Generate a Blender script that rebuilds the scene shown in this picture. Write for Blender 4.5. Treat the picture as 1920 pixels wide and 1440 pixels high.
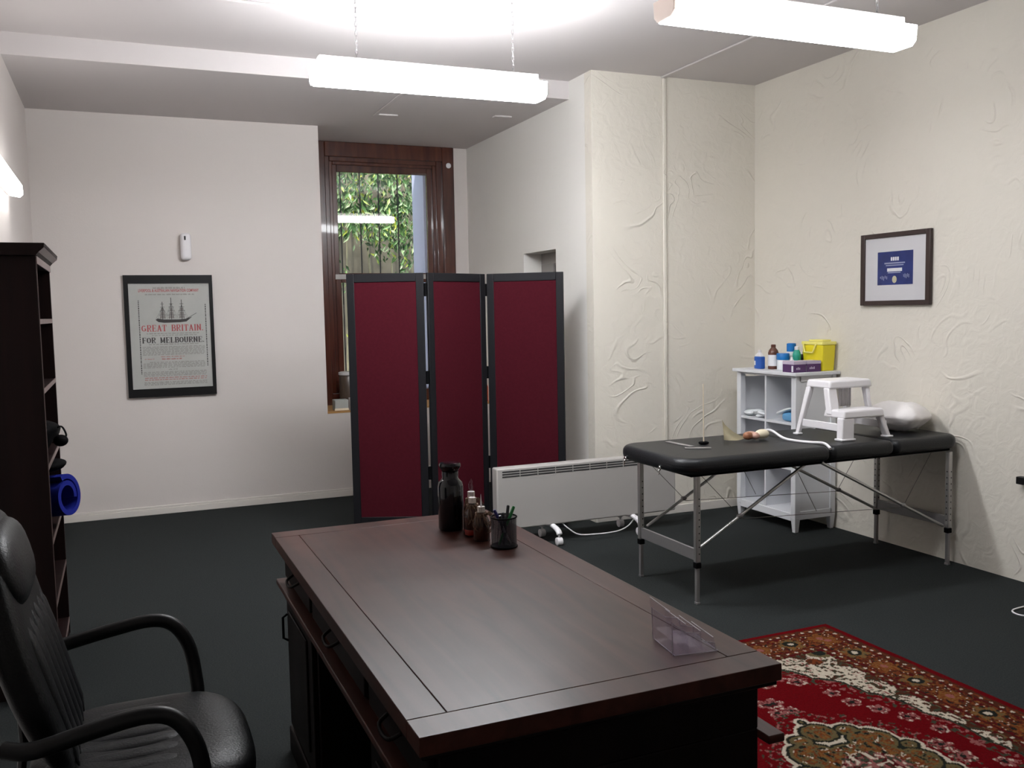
import bpy, bmesh, math, random
from mathutils import Vector, Matrix, Euler, noise
random.seed(7)
PI = math.pi
S = bpy.context.scene
for o in list(bpy.data.objects): bpy.data.objects.remove(o)

# ---------------------------------------------------------------- camera, world, exposure
cam_d = bpy.data.cameras.new('camera'); cam = bpy.data.objects.new('camera', cam_d)
S.collection.objects.link(cam); S.camera = cam
F_PX = 1727.72
cam_d.sensor_width = 36; cam_d.sensor_fit = 'HORIZONTAL'; cam_d.lens = F_PX/1920*36
Xc = Vector((5030-960, -(505-720), -F_PX)).normalized()
Yc = Vector((220-960, -(595.5-720), -F_PX)).normalized()
Yc = (Yc - Xc*Xc.dot(Yc)).normalized(); Zc = Xc.cross(Yc)
R = Matrix((Xc, Yc, Zc))
cam.matrix_world = Matrix.Translation((0, 0, 1.5)) @ R.to_4x4()
cam_d.clip_start = 0.05; cam_d.clip_end = 60

W = bpy.data.worlds.new('world'); S.world = W; W.use_nodes = True
bg = W.node_tree.nodes['Background']; bg.inputs[0].default_value = (0.72, 0.86, 1.0, 1); bg.inputs[1].default_value = 0.62

S.view_settings.view_transform = 'Standard'; S.view_settings.look = 'None'
S.view_settings.exposure = 1.4; S.view_settings.gamma = 1.0
S.view_settings.use_curve_mapping = False
S.cycles.transparent_max_bounces = 24
LAMP = 13.0          # diffuser emission of the ceiling lamps

# ---------------------------------------------------------------- materials
def mat(name, col, rough=0.6, metal=0.0, spec=0.5, var=0.0, vscale=8.0, bump=0.0, bscale=60.0, coat=0.0, col2=None, stretch=None, trans=0.0, emis=None, estr=0.0):
    m = bpy.data.materials.new(name); m.use_nodes = True
    nt = m.node_tree; n = nt.nodes; l = nt.links; p = n['Principled BSDF']
    p.inputs['Roughness'].default_value = rough; p.inputs['Metallic'].default_value = metal
    p.inputs['Specular IOR Level'].default_value = spec; p.inputs['Coat Weight'].default_value = coat
    p.inputs['Base Color'].default_value = (*col, 1)
    if trans: p.inputs['Transmission Weight'].default_value = trans
    if emis: p.inputs['Emission Color'].default_value = (*emis, 1); p.inputs['Emission Strength'].default_value = estr
    tc = n.new('ShaderNodeTexCoord'); mp = n.new('ShaderNodeMapping'); l.new(tc.outputs['Object'], mp.inputs[0])
    if stretch: mp.inputs['Scale'].default_value = stretch
    if var > 0 or col2:
        t = n.new('ShaderNodeTexNoise'); t.inputs['Scale'].default_value = vscale; t.inputs['Detail'].default_value = 5
        l.new(mp.outputs[0], t.inputs['Vector'])
        mx = n.new('ShaderNodeMix'); mx.data_type = 'RGBA'
        c2 = col2 if col2 else tuple(c*(1-var) for c in col)
        mx.inputs['A'].default_value = (*col, 1); mx.inputs['B'].default_value = (*c2, 1)
        rr = n.new('ShaderNodeMapRange'); rr.inputs['From Min'].default_value = 0.35; rr.inputs['From Max'].default_value = 0.65
        l.new(t.outputs['Fac'], rr.inputs['Value']); l.new(rr.outputs[0], mx.inputs['Factor']); l.new(mx.outputs['Result'], p.inputs['Base Color'])
    if bump > 0:
        t2 = n.new('ShaderNodeTexNoise'); t2.inputs['Scale'].default_value = bscale; t2.inputs['Detail'].default_value = 4
        l.new(mp.outputs[0], t2.inputs['Vector'])
        b = n.new('ShaderNodeBump'); b.inputs['Strength'].default_value = bump; b.inputs['Distance'].default_value = 0.01
        l.new(t2.outputs['Fac'], b.inputs['Height']); l.new(b.outputs[0], p.inputs['Normal'])
    return m

def plaster_mat(name, col):
    """trowelled plaster: soft lumps plus thin curved ridges"""
    m = mat(name, col, 0.62, spec=0.35)
    nt = m.node_tree; n = nt.nodes; l = nt.links; p = n['Principled BSDF']
    tc = n.new('ShaderNodeTexCoord')
    a = n.new('ShaderNodeTexNoise'); a.inputs['Scale'].default_value = 1.9; a.inputs['Detail'].default_value = 1.5
    a.inputs['Distortion'].default_value = 1.1; l.new(tc.outputs['Object'], a.inputs['Vector'])
    mu = n.new('ShaderNodeMath'); mu.operation = 'MULTIPLY'; mu.inputs[1].default_value = 9.0; l.new(a.outputs['Fac'], mu.inputs[0])
    fr = n.new('ShaderNodeMath'); fr.operation = 'FRACT'; l.new(mu.outputs[0], fr.inputs[0])
    sb = n.new('ShaderNodeMath'); sb.operation = 'SUBTRACT'; sb.inputs[1].default_value = 0.5; l.new(fr.outputs[0], sb.inputs[0])
    ab = n.new('ShaderNodeMath'); ab.operation = 'ABSOLUTE'; l.new(sb.outputs[0], ab.inputs[0])
    rg = n.new('ShaderNodeMapRange'); rg.inputs['From Min'].default_value = 0.0; rg.inputs['From Max'].default_value = 0.16
    rg.inputs['To Min'].default_value = 1.0; rg.inputs['To Max'].default_value = 0.0; rg.interpolation_type = 'SMOOTHSTEP'
    l.new(ab.outputs[0], rg.inputs['Value'])
    k = n.new('ShaderNodeTexNoise'); k.inputs['Scale'].default_value = 3.6; k.inputs['Detail'].default_value = 2.0; l.new(tc.outputs['Object'], k.inputs['Vector'])
    km = n.new('ShaderNodeMapRange'); km.inputs['From Min'].default_value = 0.50; km.inputs['From Max'].default_value = 0.68; l.new(k.outputs['Fac'], km.inputs['Value'])
    pr = n.new('ShaderNodeMath'); pr.operation = 'MULTIPLY'; l.new(rg.outputs[0], pr.inputs[0]); l.new(km.outputs[0], pr.inputs[1])
    f = n.new('ShaderNodeTexNoise'); f.inputs['Scale'].default_value = 14.0; f.inputs['Detail'].default_value = 5.0; f.inputs['Distortion'].default_value = 0.8
    l.new(tc.outputs['Object'], f.inputs['Vector'])
    ad = n.new('ShaderNodeMath'); ad.operation = 'MULTIPLY_ADD'; ad.inputs[1].default_value = 0.95
    l.new(f.outputs['Fac'], ad.inputs[0]); l.new(pr.outputs[0], ad.inputs[2])
    b = n.new('ShaderNodeBump'); b.inputs['Strength'].default_value = 0.55; b.inputs['Distance'].default_value = 0.011
    l.new(ad.outputs[0], b.inputs['Height']); l.new(b.outputs[0], p.inputs['Normal'])
    return m

def wood_mat(name, c1, c2, rough, axis='Y', coat=0.0, spec=0.5, bump=0.05):
    m = mat(name, c1, rough, spec=spec, coat=coat)
    nt = m.node_tree; n = nt.nodes; l = nt.links; p = n['Principled BSDF']
    tc = n.new('ShaderNodeTexCoord'); mp = n.new('ShaderNodeMapping')
    s = {'X': (1.2, 14, 14), 'Y': (14, 1.2, 14), 'Z': (14, 14, 1.2)}[axis]
    mp.inputs['Scale'].default_value = s; l.new(tc.outputs['Object'], mp.inputs[0])
    t = n.new('ShaderNodeTexNoise'); t.inputs['Scale'].default_value = 1.6; t.inputs['Detail'].default_value = 7; t.inputs['Distortion'].default_value = 0.6
    l.new(mp.outputs[0], t.inputs['Vector'])
    r = n.new('ShaderNodeMapRange'); r.inputs['From Min'].default_value = 0.3; r.inputs['From Max'].default_value = 0.7; l.new(t.outputs['Fac'], r.inputs['Value'])
    mx = n.new('ShaderNodeMix'); mx.data_type = 'RGBA'; mx.inputs['A'].default_value = (*c1, 1); mx.inputs['B'].default_value = (*c2, 1)
    l.new(r.outputs[0], mx.inputs['Factor']); l.new(mx.outputs['Result'], p.inputs['Base Color'])
    t2 = n.new('ShaderNodeTexNoise'); t2.inputs['Scale'].default_value = 3.0; t2.inputs['Detail'].default_value = 3; l.new(tc.outputs['Object'], t2.inputs['Vector'])
    rr = n.new('ShaderNodeMapRange'); rr.inputs['To Min'].default_value = rough*0.8; rr.inputs['To Max'].default_value = rough*1.25
    l.new(t2.outputs['Fac'], rr.inputs['Value']); l.new(rr.outputs[0], p.inputs['Roughness'])
    b = n.new('ShaderNodeBump'); b.inputs['Strength'].default_value = bump; b.inputs['Distance'].default_value = 0.002
    l.new(t.outputs['Fac'], b.inputs['Height']); l.new(b.outputs[0], p.inputs['Normal'])
    return m

def glass_mat(name, tint=(1, 1, 1), rough=0.0, ior=1.45, refl=1.0):
    m = bpy.data.materials.new(name); m.use_nodes = True; nt = m.node_tree; n = nt.nodes; l = nt.links
    n.remove(n['Principled BSDF'])
    tr = n.new('ShaderNodeBsdfTransparent'); tr.inputs[0].default_value = (*tint, 1)
    gl = n.new('ShaderNodeBsdfGlossy'); gl.inputs['Roughness'].default_value = rough; gl.inputs[0].default_value = (1, 1, 1, 1)
    fr = n.new('ShaderNodeFresnel'); fr.inputs[0].default_value = ior
    mu = n.new('ShaderNodeMath'); mu.operation = 'MULTIPLY'; mu.inputs[1].default_value = refl; mu.use_clamp = True; l.new(fr.outputs[0], mu.inputs[0])
    mx = n.new('ShaderNodeMixShader'); l.new(mu.outputs[0], mx.inputs[0]); l.new(tr.outputs[0], mx.inputs[1]); l.new(gl.outputs[0], mx.inputs[2])
    l.new(mx.outputs[0], n['Material Output'].inputs[0]); return m

def acrylic_mat(name):
    m = bpy.data.materials.new(name); m.use_nodes = True; nt = m.node_tree; n = nt.nodes; l = nt.links
    n.remove(n['Principled BSDF'])
    tr = n.new('ShaderNodeBsdfTransparent'); tr.inputs[0].default_value = (.96, .95, .98, 1)
    gl = n.new('ShaderNodeBsdfGlossy'); gl.inputs['Roughness'].default_value = .08
    df = n.new('ShaderNodeBsdfDiffuse'); df.inputs[0].default_value = (.55, .52, .60, 1)
    lw = n.new('ShaderNodeLayerWeight'); lw.inputs[0].default_value = .4
    pw = n.new('ShaderNodeMath'); pw.operation = 'POWER'; pw.inputs[1].default_value = 2.5; l.new(lw.outputs['Facing'], pw.inputs[0])
    ma = n.new('ShaderNodeMath'); ma.operation = 'MULTIPLY_ADD'; ma.inputs[1].default_value = .30; ma.inputs[2].default_value = .03; l.new(pw.outputs[0], ma.inputs[0])
    m1 = n.new('ShaderNodeMixShader'); m1.inputs[0].default_value = .02; l.new(tr.outputs[0], m1.inputs[1]); l.new(df.outputs[0], m1.inputs[2])
    m2 = n.new('ShaderNodeMixShader'); l.new(ma.outputs[0], m2.inputs[0]); l.new(m1.outputs[0], m2.inputs[1]); l.new(gl.outputs[0], m2.inputs[2])
    l.new(m2.outputs[0], n['Material Output'].inputs[0]); return m

def emis_mat(name, col, st):
    m = bpy.data.materials.new(name); m.use_nodes = True; nt = m.node_tree; n = nt.nodes
    n.remove(n['Principled BSDF']); e = n.new('ShaderNodeEmission'); e.inputs[0].default_value = (*col, 1); e.inputs[1].default_value = st
    nt.links.new(e.outputs[0], n['Material Output'].inputs[0]); return m

M = {}
M['wall'] = mat('painted wall', (0.68, 0.63, 0.60), 0.6, spec=0.3, bump=0.06, bscale=90)
M['plaster'] = plaster_mat('trowelled plaster', (0.73, 0.69, 0.61))
M['ceil'] = mat('ceiling paint', (0.60, 0.565, 0.56), 0.7, spec=0.2, bump=0.03, bscale=60)
M['alcove'] = mat('smooth lamp-lightened alcove', (0.78, 0.76, 0.72), 0.6, spec=0.3, bump=0.25, bscale=16)  # shares the plaster wall's colour, lightened here to stand for lamplight
M['trim'] = mat('white gloss trim', (0.72, 0.68, 0.63), 0.4)
M['carpet'] = mat('charcoal carpet', (0.037, 0.041, 0.041), 0.95, spec=0.1, col2=(0.024, 0.028, 0.028), vscale=160, bump=0.7, bscale=420)
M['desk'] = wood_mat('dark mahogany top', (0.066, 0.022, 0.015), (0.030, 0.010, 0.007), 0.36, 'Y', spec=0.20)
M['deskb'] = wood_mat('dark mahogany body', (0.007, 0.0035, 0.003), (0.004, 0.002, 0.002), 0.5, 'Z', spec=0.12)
M['seam'] = mat('board seam', (0.004, 0.002, 0.002), 0.8)
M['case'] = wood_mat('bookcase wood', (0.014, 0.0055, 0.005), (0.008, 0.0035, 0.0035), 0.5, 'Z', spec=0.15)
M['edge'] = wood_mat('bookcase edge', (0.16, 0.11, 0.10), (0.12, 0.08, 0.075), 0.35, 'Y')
M['timber'] = wood_mat('varnished window timber', (0.095, 0.026, 0.014), (0.045, 0.012, 0.008), 0.22, 'Z', coat=0.5)
M['ochre'] = mat('ochre timber edge', (0.45, 0.24, 0.08), 0.5)
M['leather'] = mat('black leather', (0.0045, 0.005, 0.0055), 0.42, spec=0.22, bump=0.15, bscale=180)
M['leather_r'] = mat('grey black leather', (0.0065, 0.007, 0.008), 0.42, spec=0.26, bump=0.15, bscale=180)
M['plast_b'] = mat('black plastic', (0.005, 0.0055, 0.006), 0.4, spec=0.3)
M['vinyl'] = mat('black vinyl', (0.008, 0.009, 0.011), 0.42, spec=0.4, bump=0.1, bscale=120)
M['alu'] = mat('brushed aluminium', (0.55, 0.54, 0.53), 0.35, metal=0.85)
M['alu_d'] = mat('dull aluminium', (0.33, 0.32, 0.32), 0.45, metal=0.6)
M['wire'] = mat('steel cable', (0.12, 0.11, 0.10), 0.4, metal=0.7)
M['chrome'] = mat('chrome', (0.8, 0.8, 0.8), 0.12, metal=1.0)
M['blackrub'] = mat('black rubber', (0.0025, 0.0025, 0.003), 0.7, spec=.06)
M['lacq'] = mat('white lacquer', (0.72, 0.73, 0.76), 0.35)
M['heater'] = mat('white enamel', (0.44, 0.42, 0.40), 0.4)
M['slot'] = mat('vent slot', (0.03, 0.03, 0.03), 0.8)
M['wplast'] = mat('white plastic', (0.80, 0.78, 0.80), 0.35)
M['stool_in'] = mat('white plastic ribbed', (0.62, 0.60, 0.60), 0.5)
M['pillow'] = mat('white cotton', (0.84, 0.81, 0.80), 0.9, spec=0.1, bump=0.5, bscale=18)
M['burg'] = mat('burgundy fabric', (0.060, 0.0075, 0.013), 0.9, spec=0.04, var=0.12, vscale=60, bump=0.15, bscale=400)
M['blackw'] = mat('black stained wood', (0.008, 0.008, 0.010), 0.5, spec=0.25)
M['frameb'] = mat('black picture frame', (0.006, 0.0055, 0.006), 0.45, spec=.25)
M['framebr'] = mat('dark brown frame', (0.035, 0.019, 0.017), 0.4)
M['paper'] = mat('poster paper', (0.47, 0.475, 0.45), 0.7, var=0.08, vscale=6)
M['mount'] = mat('white mount', (0.62, 0.61, 0.63), 0.7)
M['ink_r'] = mat('red ink', (0.42, 0.09, 0.09), 0.8)
M['ink_k'] = mat('dark ink', (0.055, 0.05, 0.05), 0.8)
M['ink_g'] = mat('faded grey ink', (0.25, 0.235, 0.22), 0.8)
M['ink_p'] = mat('faded red ink', (0.40, 0.20, 0.18), 0.8)
M['cert'] = mat('blue certificate', (0.030, 0.045, 0.19), 0.6, spec=.2, var=0.3, vscale=12)
M['gold'] = mat('pale gold seal', (0.55, 0.52, 0.35), 0.5)
M['inkw'] = mat('white print', (0.75, 0.75, 0.78), 0.6)
M['inkl'] = mat('light blue print', (0.30, 0.33, 0.48), 0.6)
M['yellow'] = mat('yellow plastic', (0.80, 0.68, 0.02), 0.4)
M['yellow2'] = mat('pale yellow plastic', (0.85, 0.78, 0.22), 0.4)
M['blue'] = mat('blue label', (0.02, 0.10, 0.42), 0.4)
M['blue2'] = mat('bright blue plastic', (0.01, 0.17, 0.50), 0.4)
M['bluecloth'] = mat('royal blue foam', (0.005, 0.012, 0.20), 0.8, spec=0.2)
M['teal'] = mat('teal label', (0.02, 0.33, 0.24), 0.4)
M['brown'] = mat('brown glass', (0.12, 0.045, 0.03), 0.2)
M['purple'] = mat('purple card', (0.085, 0.028, 0.12), 0.5)
M['lilac'] = mat('lilac card', (0.55, 0.48, 0.60), 0.5)
M['bone'] = mat('bone resin', (0.52, 0.46, 0.30), 0.5, var=0.25, vscale=14)
M['bone2'] = mat('pale bone resin', (0.72, 0.64, 0.48), 0.5)
M['cart'] = mat('brown cartilage', (0.30, 0.12, 0.06), 0.5)
M['stick'] = mat('cream stick', (0.72, 0.62, 0.48), 0.6)
M['acryl'] = acrylic_mat('clear acrylic')
M['acedge'] = mat('acrylic edge glint', (0.42, 0.38, 0.42), 0.3)
M['endcap'] = mat('cream end cap', (0.70, 0.56, 0.48), 0.6)
M['pane'] = glass_mat('window pane', (0.93, 0.95, 0.94), 0.0, 1.5, 1.9)
M['picglass'] = glass_mat('picture glass', (0.99, 0.99, 0.99), 0.02, 1.3, 0.18)
M['jar'] = mat('black glass', (0.004, 0.005, 0.008), 0.08, spec=0.6)
M['darkliq'] = mat('dark amber glass', (0.045, 0.015, 0.010), 0.12, spec=0.6)
M['redliq'] = mat('red amber glass', (0.22, 0.012, 0.008), 0.15, spec=0.6)
M['raffia'] = mat('raffia', (0.20, 0.115, 0.07), 0.9, var=0.4, vscale=90)
M['capw'] = mat('white ribbed cap', (0.68, 0.62, 0.58), 0.4)
M['mesh'] = None
M['green'] = mat('green pen', (0.01, 0.22, 0.05), 0.35)
M['navy'] = mat('navy pen', (0.015, 0.015, 0.14), 0.35)
M['penk'] = mat('black pen', (0.015, 0.015, 0.02), 0.35)
M['pens'] = mat('silver pen', (0.5, 0.5, 0.55), 0.3, metal=0.5)
M['bar'] = mat('iron bar', (0.03, 0.03, 0.03), 0.6)
M['extwall'] = mat('weathered garden wall', (0.42, 0.36, 0.28), 0.9, var=0.35, vscale=3)
M['reveal'] = mat('pale lilac painted masonry', (0.56, 0.58, 0.80), 0.8)
M['fitting'] = mat('lamp metal', (0.62, 0.58, 0.56), 0.5)
M['pinkbox'] = mat('terracotta end cap', (0.55, 0.33, 0.26), 0.6)
M['boxgrey'] = mat('pale grey card', (0.36, 0.38, 0.36), 0.6)
M['orange'] = mat('orange red plastic', (0.50, 0.07, 0.02), 0.4)
M['sky_b'] = mat('sky blue packet', (0.12, 0.35, 0.62), 0.4)
M['packw'] = mat('white packet', (0.75, 0.78, 0.80), 0.35)
M['door'] = mat('grey painted door', (0.30, 0.28, 0.26), 0.5)
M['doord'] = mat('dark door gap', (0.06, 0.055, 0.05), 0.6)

def mesh_mat():
    m = bpy.data.materials.new('black wire mesh'); m.use_nodes = True; nt = m.node_tree; n = nt.nodes; l = nt.links
    p = n['Principled BSDF']; p.inputs['Base Color'].default_value = (0.03, 0.035, 0.05, 1); p.inputs['Roughness'].default_value = 0.35; p.inputs['Metallic'].default_value = 0.4
    tc = n.new('ShaderNodeTexCoord'); sx = n.new('ShaderNodeSeparateXYZ'); l.new(tc.outputs['Object'], sx.inputs[0])
    at = n.new('ShaderNodeMath'); at.operation = 'ARCTAN2'; l.new(sx.outputs['Y'], at.inputs[0]); l.new(sx.outputs['X'], at.inputs[1])
    def cells(src, k):
        a = n.new('ShaderNodeMath'); a.operation = 'MULTIPLY'; a.inputs[1].default_value = k; l.new(src, a.inputs[0])
        b = n.new('ShaderNodeMath'); b.operation = 'FRACT'; l.new(a.outputs[0], b.inputs[0])
        c = n.new('ShaderNodeMath'); c.operation = 'LESS_THAN'; c.inputs[1].default_value = 0.42; l.new(b.outputs[0], c.inputs[0]); return c.outputs[0]
    u = cells(at.outputs[0], 96/(2*PI)); v = cells(sx.outputs['Z'], 380)
    mxx = n.new('ShaderNodeMath'); mxx.operation = 'MAXIMUM'; l.new(u, mxx.inputs[0]); l.new(v, mxx.inputs[1])
    tr = n.new('ShaderNodeBsdfTransparent'); ms = n.new('ShaderNodeMixShader')
    l.new(mxx.outputs[0], ms.inputs[0]); l.new(tr.outputs[0], ms.inputs[1]); l.new(p.outputs[0], ms.inputs[2]); l.new(ms.outputs[0], n['Material Output'].inputs[0])
    return m
M['mesh'] = mesh_mat()

# ---------------------------------------------------------------- helpers
def wm(o):
    m = o.matrix_basis.copy()
    while o.parent: o = o.parent; m = o.matrix_basis @ m
    return m

def obj(name, bm, m, parent=None, smooth=False, bevel=0.0, seg=2, sub=0, origin=None):
    """link bm (modelled in world coordinates) as one mesh object"""
    bmesh.ops.recalc_face_normals(bm, faces=bm.faces)
    me = bpy.data.meshes.new(name)
    if parent:
        bm.transform(wm(parent).inverted())
    else:
        if origin is None:
            xs = [v.co for v in bm.verts]
            origin = Vector(((min(c.x for c in xs)+max(c.x for c in xs))/2, (min(c.y for c in xs)+max(c.y for c in xs))/2, min(c.z for c in xs)))
        bm.transform(Matrix.Translation(-Vector(origin)))
    bm.to_mesh(me); bm.free()
    o = bpy.data.objects.new(name, me); S.collection.objects.link(o)
    if parent: o.parent = parent
    else: o.location = origin
    ms = m if isinstance(m, (list, tuple)) else [m]
    for q in ms: me.materials.append(q)
    if smooth:
        for f in me.polygons: f.use_smooth = True
    if bevel > 0:
        b = o.modifiers.new('bevel', 'BEVEL'); b.width = bevel; b.segments = seg; b.limit_method = 'ANGLE'; b.angle_limit = math.radians(35); b.harden_normals = False
        for f in me.polygons: f.use_smooth = True
        try: me.set_sharp_from_angle(angle=math.radians(40))
        except Exception: pass
    elif smooth:
        try: me.set_sharp_from_angle(angle=math.radians(50))
        except Exception: pass
    if sub:
        s = o.modifiers.new('sub', 'SUBSURF'); s.levels = sub; s.render_levels = sub
    return o

def thing(name, label, cat, loc=(0, 0, 0), rotz=0.0, group=None):
    o = bpy.data.objects.new(name, None); S.collection.objects.link(o)
    o.location = loc; o.rotation_euler = (0, 0, rotz); o.empty_display_size = 0.1
    o['label'] = label; o['category'] = cat
    if group: o['group'] = group
    return o

def tag(o, label, cat, group=None, kind=None):
    o['label'] = label; o['category'] = cat
    if group: o['group'] = group
    if kind: o['kind'] = kind
    return o

def struct(name, bm, m, label=None, bevel=0.0, **k):
    o = obj(name, bm, m, bevel=bevel, **k); o['kind'] = 'structure'
    if label: o['label'] = label
    return o

def B(): return bmesh.new()

def box(bm, x0, x1, y0, y1, z0, z1, mi=0, mtx=None):
    vs = [bm.verts.new(p) for p in ((x0,y0,z0),(x1,y0,z0),(x1,y1,z0),(x0,y1,z0),(x0,y0,z1),(x1,y0,z1),(x1,y1,z1),(x0,y1,z1))]
    if mtx is not None:
        for v in vs: v.co = mtx @ v.co
    for q in ((0,3,2,1),(4,5,6,7),(0,1,5,4),(1,2,6,5),(2,3,7,6),(3,0,4,7)):
        f = bm.faces.new([vs[i] for i in q]); f.material_index = mi
    return vs

def frus(bm, c0, s0, c1, s1, mi=0):
    """tapered square post: centre, (half x, half y) at bottom and top"""
    a = [bm.verts.new((c0[0]+i*s0[0], c0[1]+j*s0[1], c0[2])) for i, j in ((-1,-1),(1,-1),(1,1),(-1,1))]
    b = [bm.verts.new((c1[0]+i*s1[0], c1[1]+j*s1[1], c1[2])) for i, j in ((-1,-1),(1,-1),(1,1),(-1,1))]
    bm.faces.new(a[::-1]).material_index = mi; bm.faces.new(b).material_index = mi
    for i in range(4): bm.faces.new((a[i], a[(i+1)%4], b[(i+1)%4], b[i])).material_index = mi

def frame_of(d):
    d = d.normalized(); u = Vector((0, 0, 1)) if abs(d.z) < 0.9 else Vector((1, 0, 0))
    a = d.cross(u).normalized(); return a, d.cross(a).normalized()

def tube(bm, pts, r, seg=12, cap=True, flat=1.0, mi=0, up=None):
    pts = [Vector(p) for p in pts]; n = len(pts); rs = r if isinstance(r, (list, tuple)) else [r]*n
    rings = []; a = None
    for i, p in enumerate(pts):
        d = (pts[min(i+1, n-1)] - pts[max(i-1, 0)]).normalized()
        if a is None:
            if up is not None: a = d.cross(Vector(up)).normalized()
            else: a, _ = frame_of(d)
        a = (a - d*a.dot(d)).normalized(); b = d.cross(a)
        rings.append([bm.verts.new(p + a*math.cos(t)*rs[i] + b*math.sin(t)*rs[i]*flat) for t in [2*PI*k/seg for k in range(seg)]])
    for i in range(n-1):
        for k in range(seg):
            bm.faces.new((rings[i][k], rings[i][(k+1)%seg], rings[i+1][(k+1)%seg], rings[i+1][k])).material_index = mi
    if cap:
        bm.faces.new(rings[0][::-1]).material_index = mi; bm.faces.new(rings[-1]).material_index = mi

def spline(pts, k=6):
    P = [Vector(p) for p in pts]; out = []
    for i in range(len(P)-1):
        p0 = P[max(i-1, 0)]; p1 = P[i]; p2 = P[i+1]; p3 = P[min(i+2, len(P)-1)]
        for j in range(k):
            t = j/k
            out.append(0.5*((2*p1)+(p2-p0)*t+(2*p0-5*p1+4*p2-p3)*t*t+(3*p1-p0-3*p2+p3)*t**3))
    out.append(P[-1]); return out

def lathe(bm, cx, cy, prof, seg=28, mi=0, sx=1.0, sy=1.0):
    rings = []
    for r, z in prof:
        if r < 1e-5: rings.append([bm.verts.new((cx, cy, z))])
        else: rings.append([bm.verts.new((cx+math.cos(2*PI*k/seg)*r*sx, cy+math.sin(2*PI*k/seg)*r*sy, z)) for k in range(seg)])
    for a, b in zip(rings[:-1], rings[1:]):
        for k in range(seg):
            k2 = (k+1) % seg
            if len(a) == 1 and len(b) == 1: continue
            if len(a) == 1: f = bm.faces.new((a[0], b[k2], b[k]))
            elif len(b) == 1: f = bm.faces.new((a[k], a[k2], b[0]))
            else: f = bm.faces.new((a[k], a[k2], b[k2], b[k]))
            f.material_index = mi
    if len(rings[0]) > 1: bm.faces.new(rings[0][::-1]).material_index = mi
    if len(rings[-1]) > 1: bm.faces.new(rings[-1]).material_index = mi

def prism(bm, poly, axis, a0, a1, mi=0):
    def P(u, v, w):
        return {'x': (w, u, v), 'y': (u, w, v), 'z': (u, v, w)}[axis]
    A = [bm.verts.new(P(u, v, a0)) for u, v in poly]; C = [bm.verts.new(P(u, v, a1)) for u, v in poly]
    n = len(poly); bm.faces.new(A[::-1]).material_index = mi; bm.faces.new(C).material_index = mi
    for i in range(n): bm.faces.new((A[i], A[(i+1)%n], C[(i+1)%n], C[i])).material_index = mi

def quad(bm, ps, mi=0):
    f = bm.faces.new([bm.verts.new(p) for p in ps]); f.material_index = mi; return f

def superell(bm, c, h, n=4.0, su=28, sv=16, rot=None, mi=0, fn=None):
    """rounded cushion: centre c, half sizes h, exponent n (2 = ellipsoid)"""
    def sp(a, e): return math.copysign(abs(a)**(2/e), a)
    rows = []
    for i in range(sv+1):
        ph = -PI/2 + PI*i/sv; row = []
        for j in range(su):
            th = 2*PI*j/su
            x = h[0]*sp(math.cos(ph), n)*sp(math.cos(th), n); y = h[1]*sp(math.cos(ph), n)*sp(math.sin(th), n); z = h[2]*sp(math.sin(ph), n if n < 3 else 3.0)
            p = Vector((x, y, z))
            if fn: p = fn(p)
            if rot is not None: p = rot @ p
            row.append(bm.verts.new(p+Vector(c)))
        rows.append(row)
    for i in range(sv):
        for j in range(su):
            try: bm.faces.new((rows[i][j], rows[i][(j+1)%su], rows[i+1][(j+1)%su], rows[i+1][j])).material_index = mi
            except ValueError: pass
    bmesh.ops.remove_doubles(bm, verts=[v for r in (rows[0], rows[-1]) for v in r], dist=1e-5)

# ---------------------------------------------------------------- room
XL, XR, YB, YF = -0.53, 4.385, 7.44, -1.6      # left, right, poster wall, wall behind camera
ZC, ZS, YS = 3.11, 2.985, 5.98                 # ceiling, lower soffit, front of the soffit
XN, XA, YT, YW = 1.534, 3.025, 5.645, 8.08     # nib corner, alcove wall, plaster wall, window wall
ZL = 0.69

bm = B(); box(bm, XL-.1, XR+.1, YF-.1, 8.3, -.1, 0); struct('floor', bm, M['carpet'])
bm = B(); box(bm, XL-.1, XR+.1, YF-.1, YS, ZC, ZC+.1)
box(bm, XL-.1, XA+.1, YS, 8.25, ZS, ZC+.1)
struct('ceiling', bm, M['ceil'])
bm = B(); box(bm, XL-.1, XL, YF-.1, YB, 0, ZC); struct('wall_left', bm, M['wall'])
bm = B(); box(bm, XR, XR+.1, YF-.1, YT+.1, 0, ZC); struct('wall_right', bm, M['plaster'])
bm = B(); box(bm, XL-.1, XR+.1, YF-.1, YF, 0, ZC); struct('wall_front', bm, M['wall'])
bm = B(); box(bm, XL-.1, XN, YB, YW+.17, 0, ZS); box(bm, XN, XA, YB, YW+.02, 0, ZL)
struct('wall_back', bm, M['wall'])
# plaster wall beside the alcove
bm = B(); box(bm, XA, XR, YT, YT+.1, 0, ZC); struct('wall_plaster', bm, M['plaster'])
bm = B()
box(bm, XA, XA+.4, YT+.1, 6.23, 0, ZC); box(bm, XA, XA+.4, 6.82, YW+.17, 0, ZC); box(bm, XA, XA+.4, 6.23, 6.82, 1.948, ZC)
box(bm, XA+.19, XA+.4, 6.23, 6.82, 0, 1.948)
struct('wall_alcove', bm, M['alcove'])
# the wall holding the window (right strip and above)
bm = B(); box(bm, 2.889, XA, YW, YW+.17, ZL, ZS); box(bm, XN, XA, YW+.02, YW+.17, 0, ZL); struct('wall_window', bm, M['wall'])
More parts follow.
